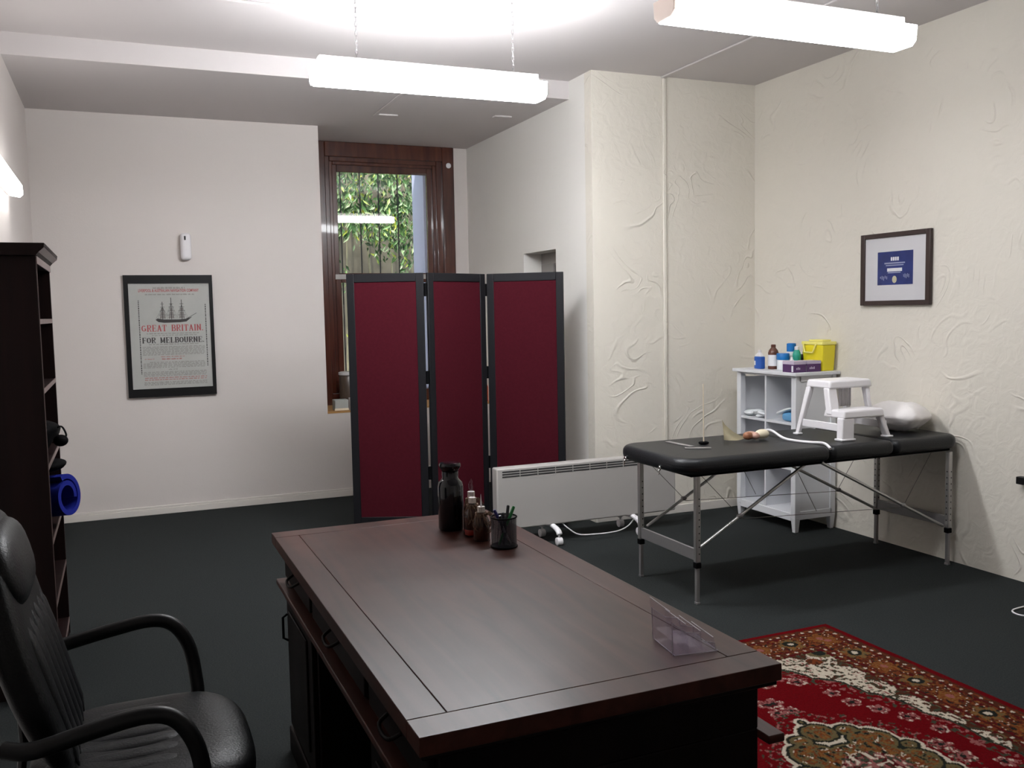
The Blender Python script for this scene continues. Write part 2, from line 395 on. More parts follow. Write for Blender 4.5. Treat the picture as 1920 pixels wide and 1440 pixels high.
# cupboard door in the niche
d = thing('door_1', 'grey painted door set back in the niche of the alcove wall', 'door', (3.18, 6.52, 0)); d['kind'] = 'structure'
bm = B(); box(bm, XA+.155, XA+.19, 6.23, 6.82, 1.86, 1.948); box(bm, XA+.155, XA+.19, 6.60, 6.82, 0, 1.86); obj('door_frame', bm, M['door'], d, bevel=.003)
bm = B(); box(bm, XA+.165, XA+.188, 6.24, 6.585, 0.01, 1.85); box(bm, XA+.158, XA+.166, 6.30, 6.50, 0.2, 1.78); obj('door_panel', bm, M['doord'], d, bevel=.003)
# skirting
bm = B(); box(bm, XL, XN+.3, YB-.016, YB, 0, .048); box(bm, XL, XN+.3, YB-.011, YB, .048, .066); struct('baseboard_back', bm, M['trim'], bevel=.003)
bm = B(); box(bm, 3.03, 4.38, YT-.012, YT, 0, .062); struct('baseboard_plaster', bm, M['trim'], bevel=.003)
# ceiling battens and plaster joint
bm = B(); box(bm, XL, 1.87, 5.0, 5.045, ZC-.014, ZC); box(bm, 1.865, 1.905, YF, 5.045, ZC-.014, ZC)
box(bm, 3.575, 3.61, YF, YT, ZC-.012, ZC); box(bm, 1.84, 1.87, YS, 6.88, ZS-.01, ZS); box(bm, 1.84, 2.02, 6.84, 6.90, ZS-.012, ZS); box(bm, 2.72, 2.86, 6.62, 6.68, ZS-.012, ZS)
struct('trim_1', bm, M['ceil'], bevel=.004)
bm = B(); box(bm, 3.585, 3.612, YT-.014, YT, 0.062, ZC-.012); struct('trim_2', bm, M['plaster'], bevel=.006)

# ---------------------------------------------------------------- window
w = thing('window_1', 'tall varnished timber sash window in the alcove behind the folding screen', 'window', (2.25, YW, ZL)); w['kind'] = 'structure'
bm = B()
# stepped architrave
def ring(bm, x0, x1, z0, z1, t, y0, y1, tt=None, bot=True, tl=None):
    tt = t if tt is None else tt; tl = t if tl is None else tl
    box(bm, x0, x0+tl, y0, y1, z0, z1); box(bm, x1-t, x1, y0, y1, z0, z1); box(bm, x0+tl, x1-t, y0, y1, z1-tt, z1)
    if bot: box(bm, x0+tl, x1-t, y0, y1, z0, z0+t)
ring(bm, 1.600, 2.889, ZL, ZS, .11, YW-.03, YW+.17, .13)
ring(bm, 1.70, 2.785, ZL, ZS-.12, .055, YW+.01, YW+.17, .045)
ring(bm, 1.75, 2.735, ZL+.02, ZS-.16, .035, YW+.03, YW+.17, .03)
obj('window_frame', bm, M['timber'], w, bevel=.006)
tz = Matrix.Translation((2.24, YW+.08, 1.8))
bm = B(); ring(bm, 1.775, 2.71, 1.80, 2.81, .055, YW+.065, YW+.10, .07); o = obj('upper_sash', bm, M['timber'], w, bevel=.004)
bm = B(); box(bm, 1.78, 2.70, YW+.05, YW+.066, 1.80, 1.845); obj('meeting_rail', bm, M['heater'], w, bevel=.003)
bm = B(); ring(bm, 1.785, 2.70, ZL+.06, 1.80, .05, YW+.03, YW+.062, .03); obj('lower_sash', bm, M['timber'], w, bevel=.004)
bm = B(); rz = Matrix.Translation((2.24, YW+.083, 2.3)) @ Matrix.Rotation(math.radians(-2.4), 4, 'Z') @ Matrix.Rotation(math.radians(0.85), 4, 'X')
for a in ((-.415, -.47), (.415, -.47), (.415, .455), (-.415, .455)): bm.verts.new(rz @ Vector((a[0], 0, a[1])))
bm.faces.new(bm.verts); obj('upper_pane', bm, M['pane'], w)
bm = B(); quad(bm, ((1.83, YW+.047, ZL+.1), (2.655, YW+.047, ZL+.1), (2.655, YW+.047, 1.78), (1.83, YW+.047, 1.78))); obj('lower_pane', bm, M['pane'], w)
bm = B(); box(bm, XN+.001, XA-.001, YB-.004, YB+.03, ZL, ZL+.012); box(bm, XN+.001, XA-.001, YB+.03, YW-.03, ZL, ZL+.006); obj('window_sill', bm, M['ochre'], w)
# small sensor on the frame
bm = B(); superell(bm, (2.835, YW-.038, 2.82), (.024, .008, .024), 2.2, 16, 10); tag(obj('window_sensor', bm, M['wplast'], smooth=True), 'small round white sensor on the top right of the timber window frame', 'sensor')

# outside
bm = B(); box(bm, -1.5, 6.5, 8.3, 12, -.1, 0); struct('garden_ground', bm, M['extwall'])
bm = B(); box(bm, 1.4, 3.2, 8.26, 8.5, 0, .60); struct('trim_3', bm, M['extwall'])
bm = B(); box(bm, -1.0, 6.5, 10.3, 10.45, 0, 4.6); tag(obj('garden_wall', bm, M['extwall']), 'weathered beige garden wall seen through the window behind the leaves', 'wall')
bm = B(); box(bm, 2.655, 2.80, YW+.172, YW+.52, 0, 3.4); tag(obj('masonry_pier', bm, M['reveal']), 'pale lilac painted pier just outside the right of the window', 'pillar')
t = thing('security_bars', 'row of thin upright iron bars outside the window glass', 'bars', (2.2, 8.37, .6))
for i, x in enumerate((1.905, 2.085, 2.258, 2.44)):
    bm = B(); tube(bm, ((x, 8.36, .62), (x, 8.36, 3.3)), .0065, 8); obj('bar', bm, M['bar'], t, smooth=True)
bm = B(); box(bm, 1.7, 2.654, 8.35, 8.37, .60, .62); obj('rail', bm, M['bar'], t); bm = B(); box(bm, 1.7, 2.654, 8.35, 8.37, 3.3, 3.32); obj('rail', bm, M['bar'], t)

def leaf_mat():
    m = mat('leaves', (0.10, 0.22, 0.05), 0.45)
    nt = m.node_tree; n = nt.nodes; l = nt.links; p = n['Principled BSDF']
    g = n.new('ShaderNodeNewGeometry'); cr = n.new('ShaderNodeValToRGB'); l.new(g.outputs['Random Per Island'], cr.inputs[0])
    e = cr.color_ramp.elements; e[0].position = 0; e[0].color = (0.018, 0.055, 0.014, 1); e[1].position = 1; e[1].color = (0.60, 0.66, 0.06, 1)
    for pos, c in ((.35, (0.05, 0.14, 0.03, 1)), (.62, (0.16, 0.32, 0.09, 1)), (.82, (0.50, 0.64, 0.38, 1)), (.93, (0.45, 0.55, 0.10, 1))):
        q = e.new(pos); q.color = c
    l.new(cr.outputs[0], p.inputs['Base Color'])
    return m
bm = B(); rd = random.Random(3)
for i in range(12060):
    x = rd.uniform(1.6, 3.9); y = rd.uniform(9.1, 9.95); z = 1.3+2.6*rd.random()**0.8
    if i >= 12000: z = .03+1.5*(i-12000)/60; y = 9.8
    dens = 9.0 if i >= 12000 else min(1.0, 0.10+0.9*max(0, z-1.7)/.75)
    if noise.noise(Vector((x*2.6, y*1.5, z*2.6)))*1.3+0.5 > dens*1.15: continue
    if rd.random() > .35+.65*dens: continue
    L = rd.uniform(.045, .10); wd = L*rd.uniform(.22, .42)
    d = Vector((rd.uniform(-.7, .7), rd.uniform(-.4, .4), rd.uniform(-1.2, -.2))).normalized()
    s = d.cross(Vector((rd.uniform(-.4, .4), -1, rd.uniform(-.3, .5)))).normalized()*wd
    nrm = d.cross(s).normalized()*L*.08; c = Vector((x, y, z))
    vs = [bm.verts.new(q) for q in (c, c+d*L*.4+s*.5, c+d*L, c+d*L*.4-s*.5, c+d*L*.45+nrm)]
    for a, b2 in ((0, 1), (1, 2), (2, 3), (3, 0)): bm.faces.new((vs[a], vs[b2], vs[4]))
tag(obj('garden_foliage', bm, leaf_mat()), 'mass of green bamboo leaves outside the window', 'foliage', kind='stuff')
rd = random.Random(5)
t = thing('bamboo_clump', 'thin bamboo stems growing in front of the garden wall', 'bamboo', (2.7, 9.7, 0))
for i in range(9):
    x = 1.9+i*.24+rd.uniform(-.06, .06); y = rd.uniform(10.14, 10.2)
    bm = B(); tube(bm, spline([(x, y, 0), (x+.03, y, 1.4), (x+rd.uniform(-.15, .1), y+.02, 3.4)], 5), .011, 6); obj('stem', bm, M['bone'], t, smooth=True)
sun = bpy.data.lights.new('daylight_sun', 'SUN'); sun.energy = 2.6; sun.angle = math.radians(4); sun.color = (1.0, 0.96, 0.88)
so = bpy.data.objects.new('daylight_sun', sun); S.collection.objects.link(so); so.rotation_euler = (math.radians(28), math.radians(-22), 0); so.location = (2, 9, 6)

# ---------------------------------------------------------------- lamps
def lamp(x0, x1, yb, zb, label, st, name='ceiling_lamp', caps=False, zc=ZC):
    """suspended batten lamp with wrap round prismatic diffuser; yb is the far bottom edge"""
    w0 = .155; h = .088; yf = yb-w0
    t = thing(name, label, 'lamp', ((x0+x1)/2, yb-w0/2, zb), group=None)
    e = emis_mat('lamp diffuser', (0.95, 0.97, 1.0), st)
    bm = B(); prism(bm, [(yf+.028, zb), (yb-.028, zb), (yb-.006, zb+.022), (yb, zb+h), (yf, zb+h), (yf+.006, zb+.022)], 'x', x0+.012, x1-.012)
    obj('diffuser', bm, e, t)
    for a, b2 in ((x0, x0+.011), (x1-.011, x1)):
        bm = B(); prism(bm, [(yf+.03, zb+.004), (yb-.03, zb+.004), (yb-.008, zb+.024), (yb-.002, zb+h), (yf+.002, zb+h), (yf+.008, zb+.024)], 'x', a, b2)
        obj('end_cap', bm, M['endcap'] if caps and a == x0 else e, t)
    bm = B(); box(bm, x0+.03, x1-.03, (yf+yb)/2-.035, (yf+yb)/2+.035, zb+h+.001, zb+h+.045); obj('spine', bm, M['fitting'], t, bevel=.004)
    for xx in (x0+.22, x1-.16):
        bm = B(); ym = (yf+yb)/2; z0 = zb+h+.045
        n = int((zc-z0)/.022)
        for i in range(n):
            zz = z0+(i+.5)*(zc-z0)/n; hh = (zc-z0)/n*.72
            pts = [Vector((xx+(math.cos(a)*.006 if i % 2 else 0), ym+(0 if i % 2 else math.cos(a)*.006), zz+math.sin(a)*hh)) for a in [2*PI*k/8 for k in range(9)]]
            tube(bm, pts, .0016, 5)
        obj('chain', bm, M['alu_d'], t, smooth=True)
        bm = B(); lathe(bm, xx, ym, [(.028, zc-.012), (.028, zc)], 14); obj('ceiling_hook', bm, M['fitting'], t)
    return t
lamp(0.915, 2.125, 4.60, 2.60, 'glaring fluorescent lamp hung nearest the window alcove, centre of the ceiling', LAMP*2.5)
lamp(2.05, 3.315, 3.29, 2.635, 'fluorescent lamp hung top right, nearest the right wall', LAMP, caps=True)
t = thing('wall_lamp', 'short white fluorescent lamp fixed to the left wall above the bookcase', 'lamp', (XL, 5.3, 2.19))
bm = B(); prism(bm, [(XL+.012, 2.188), (XL+.062, 2.180), (XL+.078, 2.195), (XL+.078, 2.245), (XL+.062, 2.258), (XL+.012, 2.258)], 'y', 4.60, 5.88); obj('diffuser', bm, emis_mat('wall lamp diffuser', (1.0, .98, .96), LAMP*0.4), t)
bm = B(); box(bm, XL, XL+.012, 4.62, 5.86, 2.190, 2.255); obj('backplate', bm, M['fitting'], t)

# ---------------------------------------------------------------- poster with the ship
YP = YB-.003
t = thing('framed_poster', 'framed ship poster reading GREAT BRITAIN FOR MELBOURNE on the back wall', 'poster', (.366, YB, .90))
X0, X1, Z0, Z1 = .050, .679, .899, 1.811
px0, px1, pz0, pz1 = .083, .653, .961, 1.749
bm = B(); box(bm, X0, px0, YP-.026, YP, Z0, Z1); box(bm, px1, X1, YP-.026, YP, Z0, Z1); box(bm, px0, px1, YP-.026, YP, Z0, pz0); box(bm, px0, px1, YP-.026, YP, pz1, Z1)
obj('frame', bm, M['frameb'], t)
bm = B(); box(bm, px0, px1, YP-.018, YP-.004, pz0, pz1); obj('print', bm, M['paper'], t)
YI = YP-.0185
PW = px1-px0; PH = pz1-pz0
def pp(u, v): return (px0+u*PW, YI, pz1-v*PH)       # u right, v down, 0..1
def prect(bm, u0, u1, v0, v1, mi=0): quad(bm, (pp(u0, v1), pp(u1, v1), pp(u1, v0), pp(u0, v0)), mi)
# slab serif letters drawn as strokes on a 4 wide x 6 high grid
GL = {
 'G': ([('arc', 2, 3, 1.65, 2.6, 45, 320), ('h', 2.2, 3.9, 2.7), ('v', 3.4, .6, 2.7)], 4.2),
 'R': ([('v', .9, 0, 6), ('h', .2, 2.4, 6), ('h', .9, 2.4, 3.1), ('arc', 2.3, 4.55, 1.2, 1.4, -90, 90), ('l', 2.0, 3.1, 3.6, .2), ('h', .1, 1.7, 0), ('h', 3.0, 4.2, 0)], 4.2),
 'E': ([('v', .9, 0, 6), ('h', .1, 3.6, 6), ('h', .9, 2.8, 3.1), ('h', .1, 3.7, 0), ('s', 3.6, 4.6, 6), ('s', 3.7, 0, 1.5), ('s', 2.8, 2.4, 3.8)], 4.0),
 'A': ([('l', .7, 0, 2.1, 6), ('v2', 2.1, 6, 3.5, 0), ('h', 1.2, 3.0, 2), ('h', 0, 1.4, 0), ('h', 2.8, 4.3, 0)], 4.3),
 'T': ([('v', 2, 0, 6), ('h', .1, 3.9, 6), ('s', .15, 4.3, 6), ('s', 3.85, 4.3, 6), ('h', 1.1, 2.9, 0)], 4.0),
 'B': ([('v', .9, 0, 6), ('h', .1, 2.4, 6), ('h', .9, 2.4, 3.1), ('h', .1, 2.5, 0), ('arc', 2.3, 4.55, 1.1, 1.4, -90, 90), ('arc', 2.3, 1.55, 1.4, 1.5, -90, 90)], 4.0),
 'I': ([('v', 1, 0, 6), ('h', .1, 1.9, 6), ('h', .1, 1.9, 0)], 2.0),
 'N': ([('v', .8, 0, 6), ('l', .8, 6, 3.4, 0), ('v', 3.4, 0, 6), ('h', 0, 1.5, 0), ('h', 2.6, 4.2, 6), ('h', 0, 1.0, 6)], 4.3),
 'F': ([('v', .9, 0, 6), ('h', .1, 3.6, 6), ('h', .9, 2.8, 3.1), ('h', .1, 1.8, 0), ('s', 3.6, 4.6, 6), ('s', 2.8, 2.4, 3.8)], 3.9),
 'O': ([('arc', 2, 3, 1.6, 2.75, 0, 360)], 4.0),
 'M': ([('v', .8, 0, 6), ('l', .8, 6, 2.4, .6), ('l', 2.4, .6, 4.0, 6), ('v', 4.0, 0, 6), ('h', 0, 1.5, 0), ('h', 3.2, 4.8, 0), ('h', 0, .9, 6), ('h', 4, 4.8, 6)], 4.9),
 'L': ([('v', .9, 0, 6), ('h', .1, 1.8, 6), ('h', .1, 3.6, 0), ('s', 3.6, 0, 1.6)], 3.8),
 'U': ([('v', .8, 1.8, 6), ('v', 3.4, 1.8, 6), ('arc', 2.1, 1.8, 1.3, 1.7, 180, 360), ('h', 0, 1.6, 6), ('h', 2.7, 4.2, 6)], 4.2),
 '.': ([('v', .6, 0, .8)], 1.2), ' ': ([], 3.4)}
def stroke(bm, a, b2, wd, P, mi):
    a = Vector(a); b2 = Vector(b2); d = (b2-a)
    if d.length < 1e-6: return
    n = Vector((-d.y, d.x)).normalized()*wd/2
    quad(bm, [P(*(a-n)), P(*(b2-n)), P(*(b2+n)), P(*(a+n))], mi)
def text(bm, s, u0, u1, v0, v1, mi=0, thick=1.0, thin=.42, only=None):
    tot = sum(GL[c][1]+.55 for c in s)-.55; k = (u1-u0)/tot; hv = (v1-v0)/6.4; x = 0; wi = 0
    for c in s:
        if c == ' ': wi += 1
        P = lambda a, b2, x=x: pp(u0+(x+a)*k, v1-(b2+.2)*hv)
        for q in (GL[c][0] if only is None or wi == only else []):
            if q[0] == 'v': stroke(bm, (q[1], q[2]), (q[1], q[3]), thick, P, mi)
            elif q[0] == 'h': stroke(bm, (q[1], q[3]), (q[2], q[3]), thin, P, mi)
            elif q[0] == 's': stroke(bm, (q[1], q[2]), (q[1], q[3]), thin, P, mi)
            elif q[0] == 'l': stroke(bm, (q[1], q[2]), (q[3], q[4]), thin*1.7, P, mi)
            elif q[0] == 'v2': stroke(bm, (q[1], q[2]), (q[3], q[4]), thick, P, mi)
            else:
                _, cx, cy, rx, ry, a0, a1 = q; N = 14
                pts = [(cx+rx*math.cos(math.radians(a0+(a1-a0)*i/N)), cy+ry*math.sin(math.radians(a0+(a1-a0)*i/N))) for i in range(N+1)]
                for i in range(N):
                    th = abs(math.cos(math.radians(a0+(a1-a0)*(i+.5)/N)))
                    stroke(bm, pts[i], pts[i+1], thin+(thick-thin)*th, P, mi)
        x += GL[c][1]+.55
for wi in (0, 1):
    bm = B(); text(bm, 'GREAT BRITAIN.', .14, .905, .393, .455, thick=1.15, only=wi); obj('title_word', bm, M['ink_r'], t)['label'] = 'large red title word'
for wi in (0, 1):
    bm = B(); text(bm, 'FOR MELBOURNE.', .14, .91, .512, .566, thick=1.3, only=wi); obj('title_word', bm, M['ink_k'], t)['label'] = 'large black title word'
def words(bm, u0, u1, v0, v1, rd, lens=None, mi=0, dens=1.0):
    """runs of tiny illegible type"""
    u = u0
    while u < u1-.012:
        L = rd.uniform(.02, .06); e = min(u+L, u1)
        x = u
        while x < e-.004:
            wv = rd.uniform(.0035, .007); h0 = v0+(v1-v0)*rd.choice((0, 0, .25))
            prect(bm, x, min(x+wv*dens, e), h0, v1, mi); x += wv+.0025
        u = e+.010
rd = random.Random(11)
def fonttext(s, u0, u1, v0, v1, parent, name, m):
    cu = bpy.data.curves.new('type', 'FONT'); cu.body = s; cu.size = 1; cu.offset = .028; cu.space_character = 1.12
    ob = bpy.data.objects.new('type', cu); S.collection.objects.link(ob)
    dg = bpy.context.evaluated_depsgraph_get(); me = bpy.data.meshes.new_from_object(ob.evaluated_get(dg))
    bpy.data.objects.remove(ob); bm = B(); bm.from_mesh(me); bpy.data.meshes.remove(me)
    xs = [v.co.x for v in bm.verts]; ys = [v.co.y for v in bm.verts]; a, b2, c, e = min(xs), max(xs), min(ys), max(ys)
    for v in bm.verts:
        v.co = Vector(pp(u0+(v.co.x-a)/(b2-a)*(u1-u0), v1-(v.co.y-c)/(e-c)*(v1-v0)))
    return obj(name, bm, m, parent)
fonttext('LIVERPOOL & AUSTRALIAN NAVIGATION COMPANY', .12, .87, .052, .081, t, 'red_heading', M['ink_r'])
bm = B()
words(bm, .30, .70, .034, .050, rd); words(bm, .20, .82, .098, .110, rd)
words(bm, .20, .85, .470, .480, rd); words(bm, .26, .82, .488, .497, rd); words(bm, .22, .86, .573, .583, rd)
for i in range(7): words(bm, .14, .92, .598+i*.0125, .606+i*.0125, rd)
for i in range(5): words(bm, .14 if i else .22, .92, .745+i*.0125, .753+i*.0125, rd)
words(bm, .45, .58, .815, .824, rd)
for i in range(4): words(bm, .14, .93, .838+i*.012, .846+i*.012, rd)
for i in range(3): words(bm, .14, .93, .935+i*.012, .943+i*.012, rd)
obj('small_type', bm, M['ink_g'], t)
bm = B(); words(bm, .36, .66, .692, .702, rd); words(bm, .37, .62, .712, .726, rd, dens=1.3); words(bm, .16, .28, .712, .722, rd); words(bm, .15, .93, .892, .903, rd, dens=1.2); words(bm, .15, .93, .910, .921, rd, dens=1.2)
obj('red_type', bm, M['ink_p'], t)
for u, a, b2 in ((.115, .16, .86), (.945, .20, .80)):      # vertical side lines
    bm = B(); v = a
    while v < b2:
        L = rd.uniform(.008, .02); prect(bm, u-.006, u+.006, v, min(v+L, b2)); v += L+.006
    obj('side_type', bm, M['ink_k'], t)
bm = B()                                    # three-masted ship
hull = [(.315, .345), (.34, .332), (.42, .342), (.60, .344), (.70, .338), (.775, .318), (.70, .365), (.62, .372), (.42, .374), (.35, .366)]
bm.faces.new([bm.verts.new(pp(*q)) for q in hull])
stroke(bm, (.70, .338), (.83, .285), .004, pp, 0)
for u, top, k in ((.405, .175, .8), (.515, .135, 1.0), (.645, .155, .95)):
    stroke(bm, (u, .342), (u, top), .008, pp, 0)
    for j, (v, wd) in enumerate(((.30, .05), (.262, .044), (.225, .036), (.195, .026))):
        if v > top+.02: stroke(bm, (u-wd*k, v), (u+wd*k, v), .0035, pp, 0)
    for sgn in (-1, 1):
        for dx in (.03, .06, .085): stroke(bm, (u, top+.02+dx*.4), (u+sgn*dx, .338), .0018, pp, 0)
obj('ship_picture', bm, M['ink_k'], t)['label'] = 'small dark drawing of a three masted ship'
for u, top in ((.405, .20), (.515, .16), (.645, .18)):
    bm = B()
    for j in range(3):
        v = .235+j*.035; wd = .036-.008*(2-j); bm.faces.new([bm.verts.new((p[0], YI+.0002, p[2])) for p in (pp(u-wd, v+.028), pp(u+wd, v+.028), pp(u+wd*.85, v), pp(u-wd*.85, v))])
    obj('ship_sails', bm, M['ink_g'], t)
bm = B(); quad(bm, ((px0, YP-.0215, pz0), (px1, YP-.0215, pz0), (px1, YP-.0215, pz1), (px0, YP-.0215, pz1))); obj('glass', bm, M['picglass'], t)

# air freshener
t = thing('air_freshener', 'white automatic air freshener on the wall above the poster', 'dispenser', (.50, YB, 1.92))
bm = B(); box(bm, .462, .538, YB-.072, YB-.001, 1.922, 2.125); obj('body', bm, M['wplast'], t, bevel=.026, seg=5)
bm = B(); box(bm, .488, .500, YB-.0745, YB-.070, 2.070, 2.10); obj('nozzle_window', bm, M['slot'], t, bevel=.002)

# framed certificate on right wall
t = thing('framed_certificate', 'square brown framed blue certificate on the textured right wall', 'picture', (XR, 4.28, 1.49))
xw = XR-.003; y0, y1, z0, z1 = 4.005, 4.552, 1.487, 1.930
bm = B(); fr = .034
box(bm, xw-.024, xw, y0, y0+fr, z0, z1); box(bm, xw-.024, xw, y1-fr, y1, z0, z1); box(bm, xw-.024, xw, y0+fr, y1-fr, z0, z0+fr*.85); box(bm, xw-.024, xw, y0+fr, y1-fr, z1-fr*.85, z1)
obj('frame', bm, M['frameb'] if 0 else M['framebr'], t, bevel=.003)
bm = B(); box(bm, xw-.014, xw-.003, y0+fr, y1-fr, z0+fr*.85, z1-fr*.85); obj('mount', bm, M['mount'], t)
bm = B(); cy0, cy1, cz0, cz1 = 4.137, 4.416, 1.611, 1.814
quad(bm, ((xw-.0145, cy1, cz0), (xw-.0145, cy0, cz0), (xw-.0145, cy0, cz1), (xw-.0145, cy1, cz1))); cert = obj('certificate', bm, M['cert'], t)
def cq(bm, u0, u1, v0, v1, x=xw-.0150):
    a = cy1-(cy1-cy0)*u0; b2 = cy1-(cy1-cy0)*u1; c = cz1-(cz1-cz0)*v0; e = cz1-(cz1-cz0)*v1
    quad(bm, ((x, a, e), (x, b2, e), (x, b2, c), (x, a, c)))
bm = B(); cq(bm, .28, .70, .50, .60)
for u in (.38, .44, .50, .56): cq(bm, u, u+.045, .17, .28)
obj('white_lines', bm, M['inkw'], cert)
bm = B(); cq(bm, .20, .78, .33, .37); cq(bm, .24, .74, .40, .43); cq(bm, .30, .66, .62, .65)
for i in range(5): cq(bm, .08+i*.045, .10+i*.045, .74-.02*(i % 2), .80+.03*(i % 3)); cq(bm, .74+i*.035, .755+i*.035, .70-.02*(i % 2), .78+.02*(i % 3))
obj('small_lines', bm, M['inkl'], cert)
bm = B(); cc = Vector((xw-.0152, cy1-(cy1-cy0)*.49, cz1-(cz1-cz0)*.84)); bm.faces.new([bm.verts.new(cc+Vector((0, math.cos(a)*.018, math.sin(a)*.022))) for a in [2*PI*k/20 for k in range(20)]]); obj('seal', bm, M['gold'], cert)
bm = B(); quad(bm, ((xw-.018, y0+fr, z0+fr), (xw-.018, y1-fr, z0+fr), (xw-.018, y1-fr, z1-fr), (xw-.018, y0+fr, z1-fr))); obj('glass', bm, M['picglass'], t)

# ---------------------------------------------------------------- folding screen
PTS = [Vector((1.366, 5.950)), Vector((1.843, 5.730)), Vector((2.350, 5.960)), Vector((2.785, 5.600))]
t = thing('folding_screen', 'three panel folding screen with black frames and burgundy fabric behind the desk', 'screen', (2.05, 5.80, 0))
ZT = 1.752
for i in range(3):
    a, b2 = PTS[i], PTS[i+1]; d = (b2-a); L = d.length; d = d/L; nrm = Vector((-d.y, d.x))
    mt = Matrix(((d.x, nrm.x, 0, a.x), (d.y, nrm.y, 0, a.y), (0, 0, 1, 0), (0, 0, 0, 1)))
    g = .012; fw = .050; th = .010
    bm = B()
    box(bm, g, g+fw, -th, th, 0, ZT, mtx=mt); box(bm, L-g-fw, L-g, -th, th, 0, ZT, mtx=mt)
    box(bm, g+fw, L-g-fw, -th, th, ZT-.055, ZT, mtx=mt); box(bm, g+fw, L-g-fw, -th, th, .10, .155, mtx=mt)
    f = obj('panel_frame', bm, M['blackw'], t, bevel=.003)
    bm = B(); box(bm, g+fw, L-g-fw, -.005, .005, .155, ZT-.055, mtx=mt); obj('fabric_panel', bm, M['burg'], f)
for i in (1, 2):
    for z in (.40, 1.03, 1.60):
        p = PTS[i]; bm = B(); s = 1 if i == 1 else -1
        tube(bm, ((p.x, p.y, z), (p.x, p.y, z+.085)), .012, 10); obj('hinge', bm, M['blackrub'], t, smooth=True)

# ---------------------------------------------------------------- desk
DX0, DX1, DY0, DY1 = .447, 1.232, 1.494, 3.165
t = thing('writing_desk', 'large dark mahogany desk with a framed plank top in the foreground', 'desk', ((DX0+DX1)/2, (DY0+DY1)/2, 0))
bm = B(); e = .0012; bw = .078; zt0, zt1 = .724, .760
box(bm, DX0, DX1, DY0, DY0+bw, zt0, zt1); box(bm, DX0, DX1, DY1-bw, DY1, zt0, zt1)
box(bm, DX0, DX0+bw, DY0+bw+e, DY1-bw-e, zt0, zt1); box(bm, DX1-bw, DX1, DY0+bw+e, DY1-bw-e, zt0, zt1)
xs = [DX0+bw+e+(DX1-DX0-2*bw-2*e)*k/4 for k in range(5)]
box(bm, xs[0], xs[4], DY0+bw+e, DY1-bw-e, zt0, zt1)
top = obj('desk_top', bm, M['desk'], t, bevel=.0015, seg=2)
bm = B(); box(bm, DX0+.006, DX1-.006, DY0+.006, DY1-.006, .712, .7235); obj('top_moulding', bm, M['deskb'], t, bevel=.004)
BX0, BX1, BY0, BY1 = .482, 1.200, 1.530, 3.125
bm = B()
box(bm, BX0+.012, BX1, BY0, BY1, .612, .712)                                 # apron
box(bm, BX0+.012, BX1, BY0, BY0+.47, .09, .612); box(bm, BX0+.012, BX1, BY1-.47, BY1, .09, .612)      # two pedestals
box(bm, BX1-.03, BX1, BY0+.47, BY1-.47, .12, .612)                           # modesty panel
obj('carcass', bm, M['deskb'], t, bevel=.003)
bm = B(); box(bm, BX1, BX1+.042, BY0-.035, BY1+.035, .590, .608); box(bm, BX0-.03, BX0+.011, BY0+.0, BY1+.012, .590, .608); obj('side_moulding', bm, M['desk'], t, bevel=.003)
bm = B()
bm.free()
for a, b2 in ((BY0-.012, BY0+.482), (BY1-.482, BY1+.012)):
    bm = B(); box(bm, BX0-.005, BX1+.012, a, b2, 0, .09); obj('plinth', bm, M['deskb'], t, bevel=.006)
def pull(bm, x, y, z, wd=.05):
    pts = [Vector((x-.001, y-wd, z)), Vector((x-.022, y-wd*.8, z-.012)), Vector((x-.026, y, z-.018)), Vector((x-.022, y+wd*.8, z-.012)), Vector((x-.001, y+wd, z))]
    tube(bm, spline(pts, 4), .0045, 8)
for a, b2 in ((BY0+.02, BY0+.45), (BY0+.49, BY1-.49), (BY1-.45, BY1-.02)):
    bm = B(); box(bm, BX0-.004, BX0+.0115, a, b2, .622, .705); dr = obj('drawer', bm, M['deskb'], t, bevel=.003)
    bm = B(); pull(bm, BX0-.004, (a+b2)/2, .668); obj('drawer_pull', bm, M['deskb'], dr, smooth=True)
for a, b2 in ((BY0+.02, BY0+.45), (BY1-.45, BY1-.02)):
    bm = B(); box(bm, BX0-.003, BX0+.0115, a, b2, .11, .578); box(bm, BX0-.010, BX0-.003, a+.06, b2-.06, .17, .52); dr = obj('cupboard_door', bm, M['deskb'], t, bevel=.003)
    bm = B(); yy = (b2-.03) if a > 2 else (a+.03); tube(bm, ((BX0-.006, yy, .50), (BX0-.022, yy, .49), (BX0-.022, yy, .42), (BX0-.006, yy, .41)), .0045, 8); obj('door_handle', bm, M['blackrub'], dr, smooth=True)

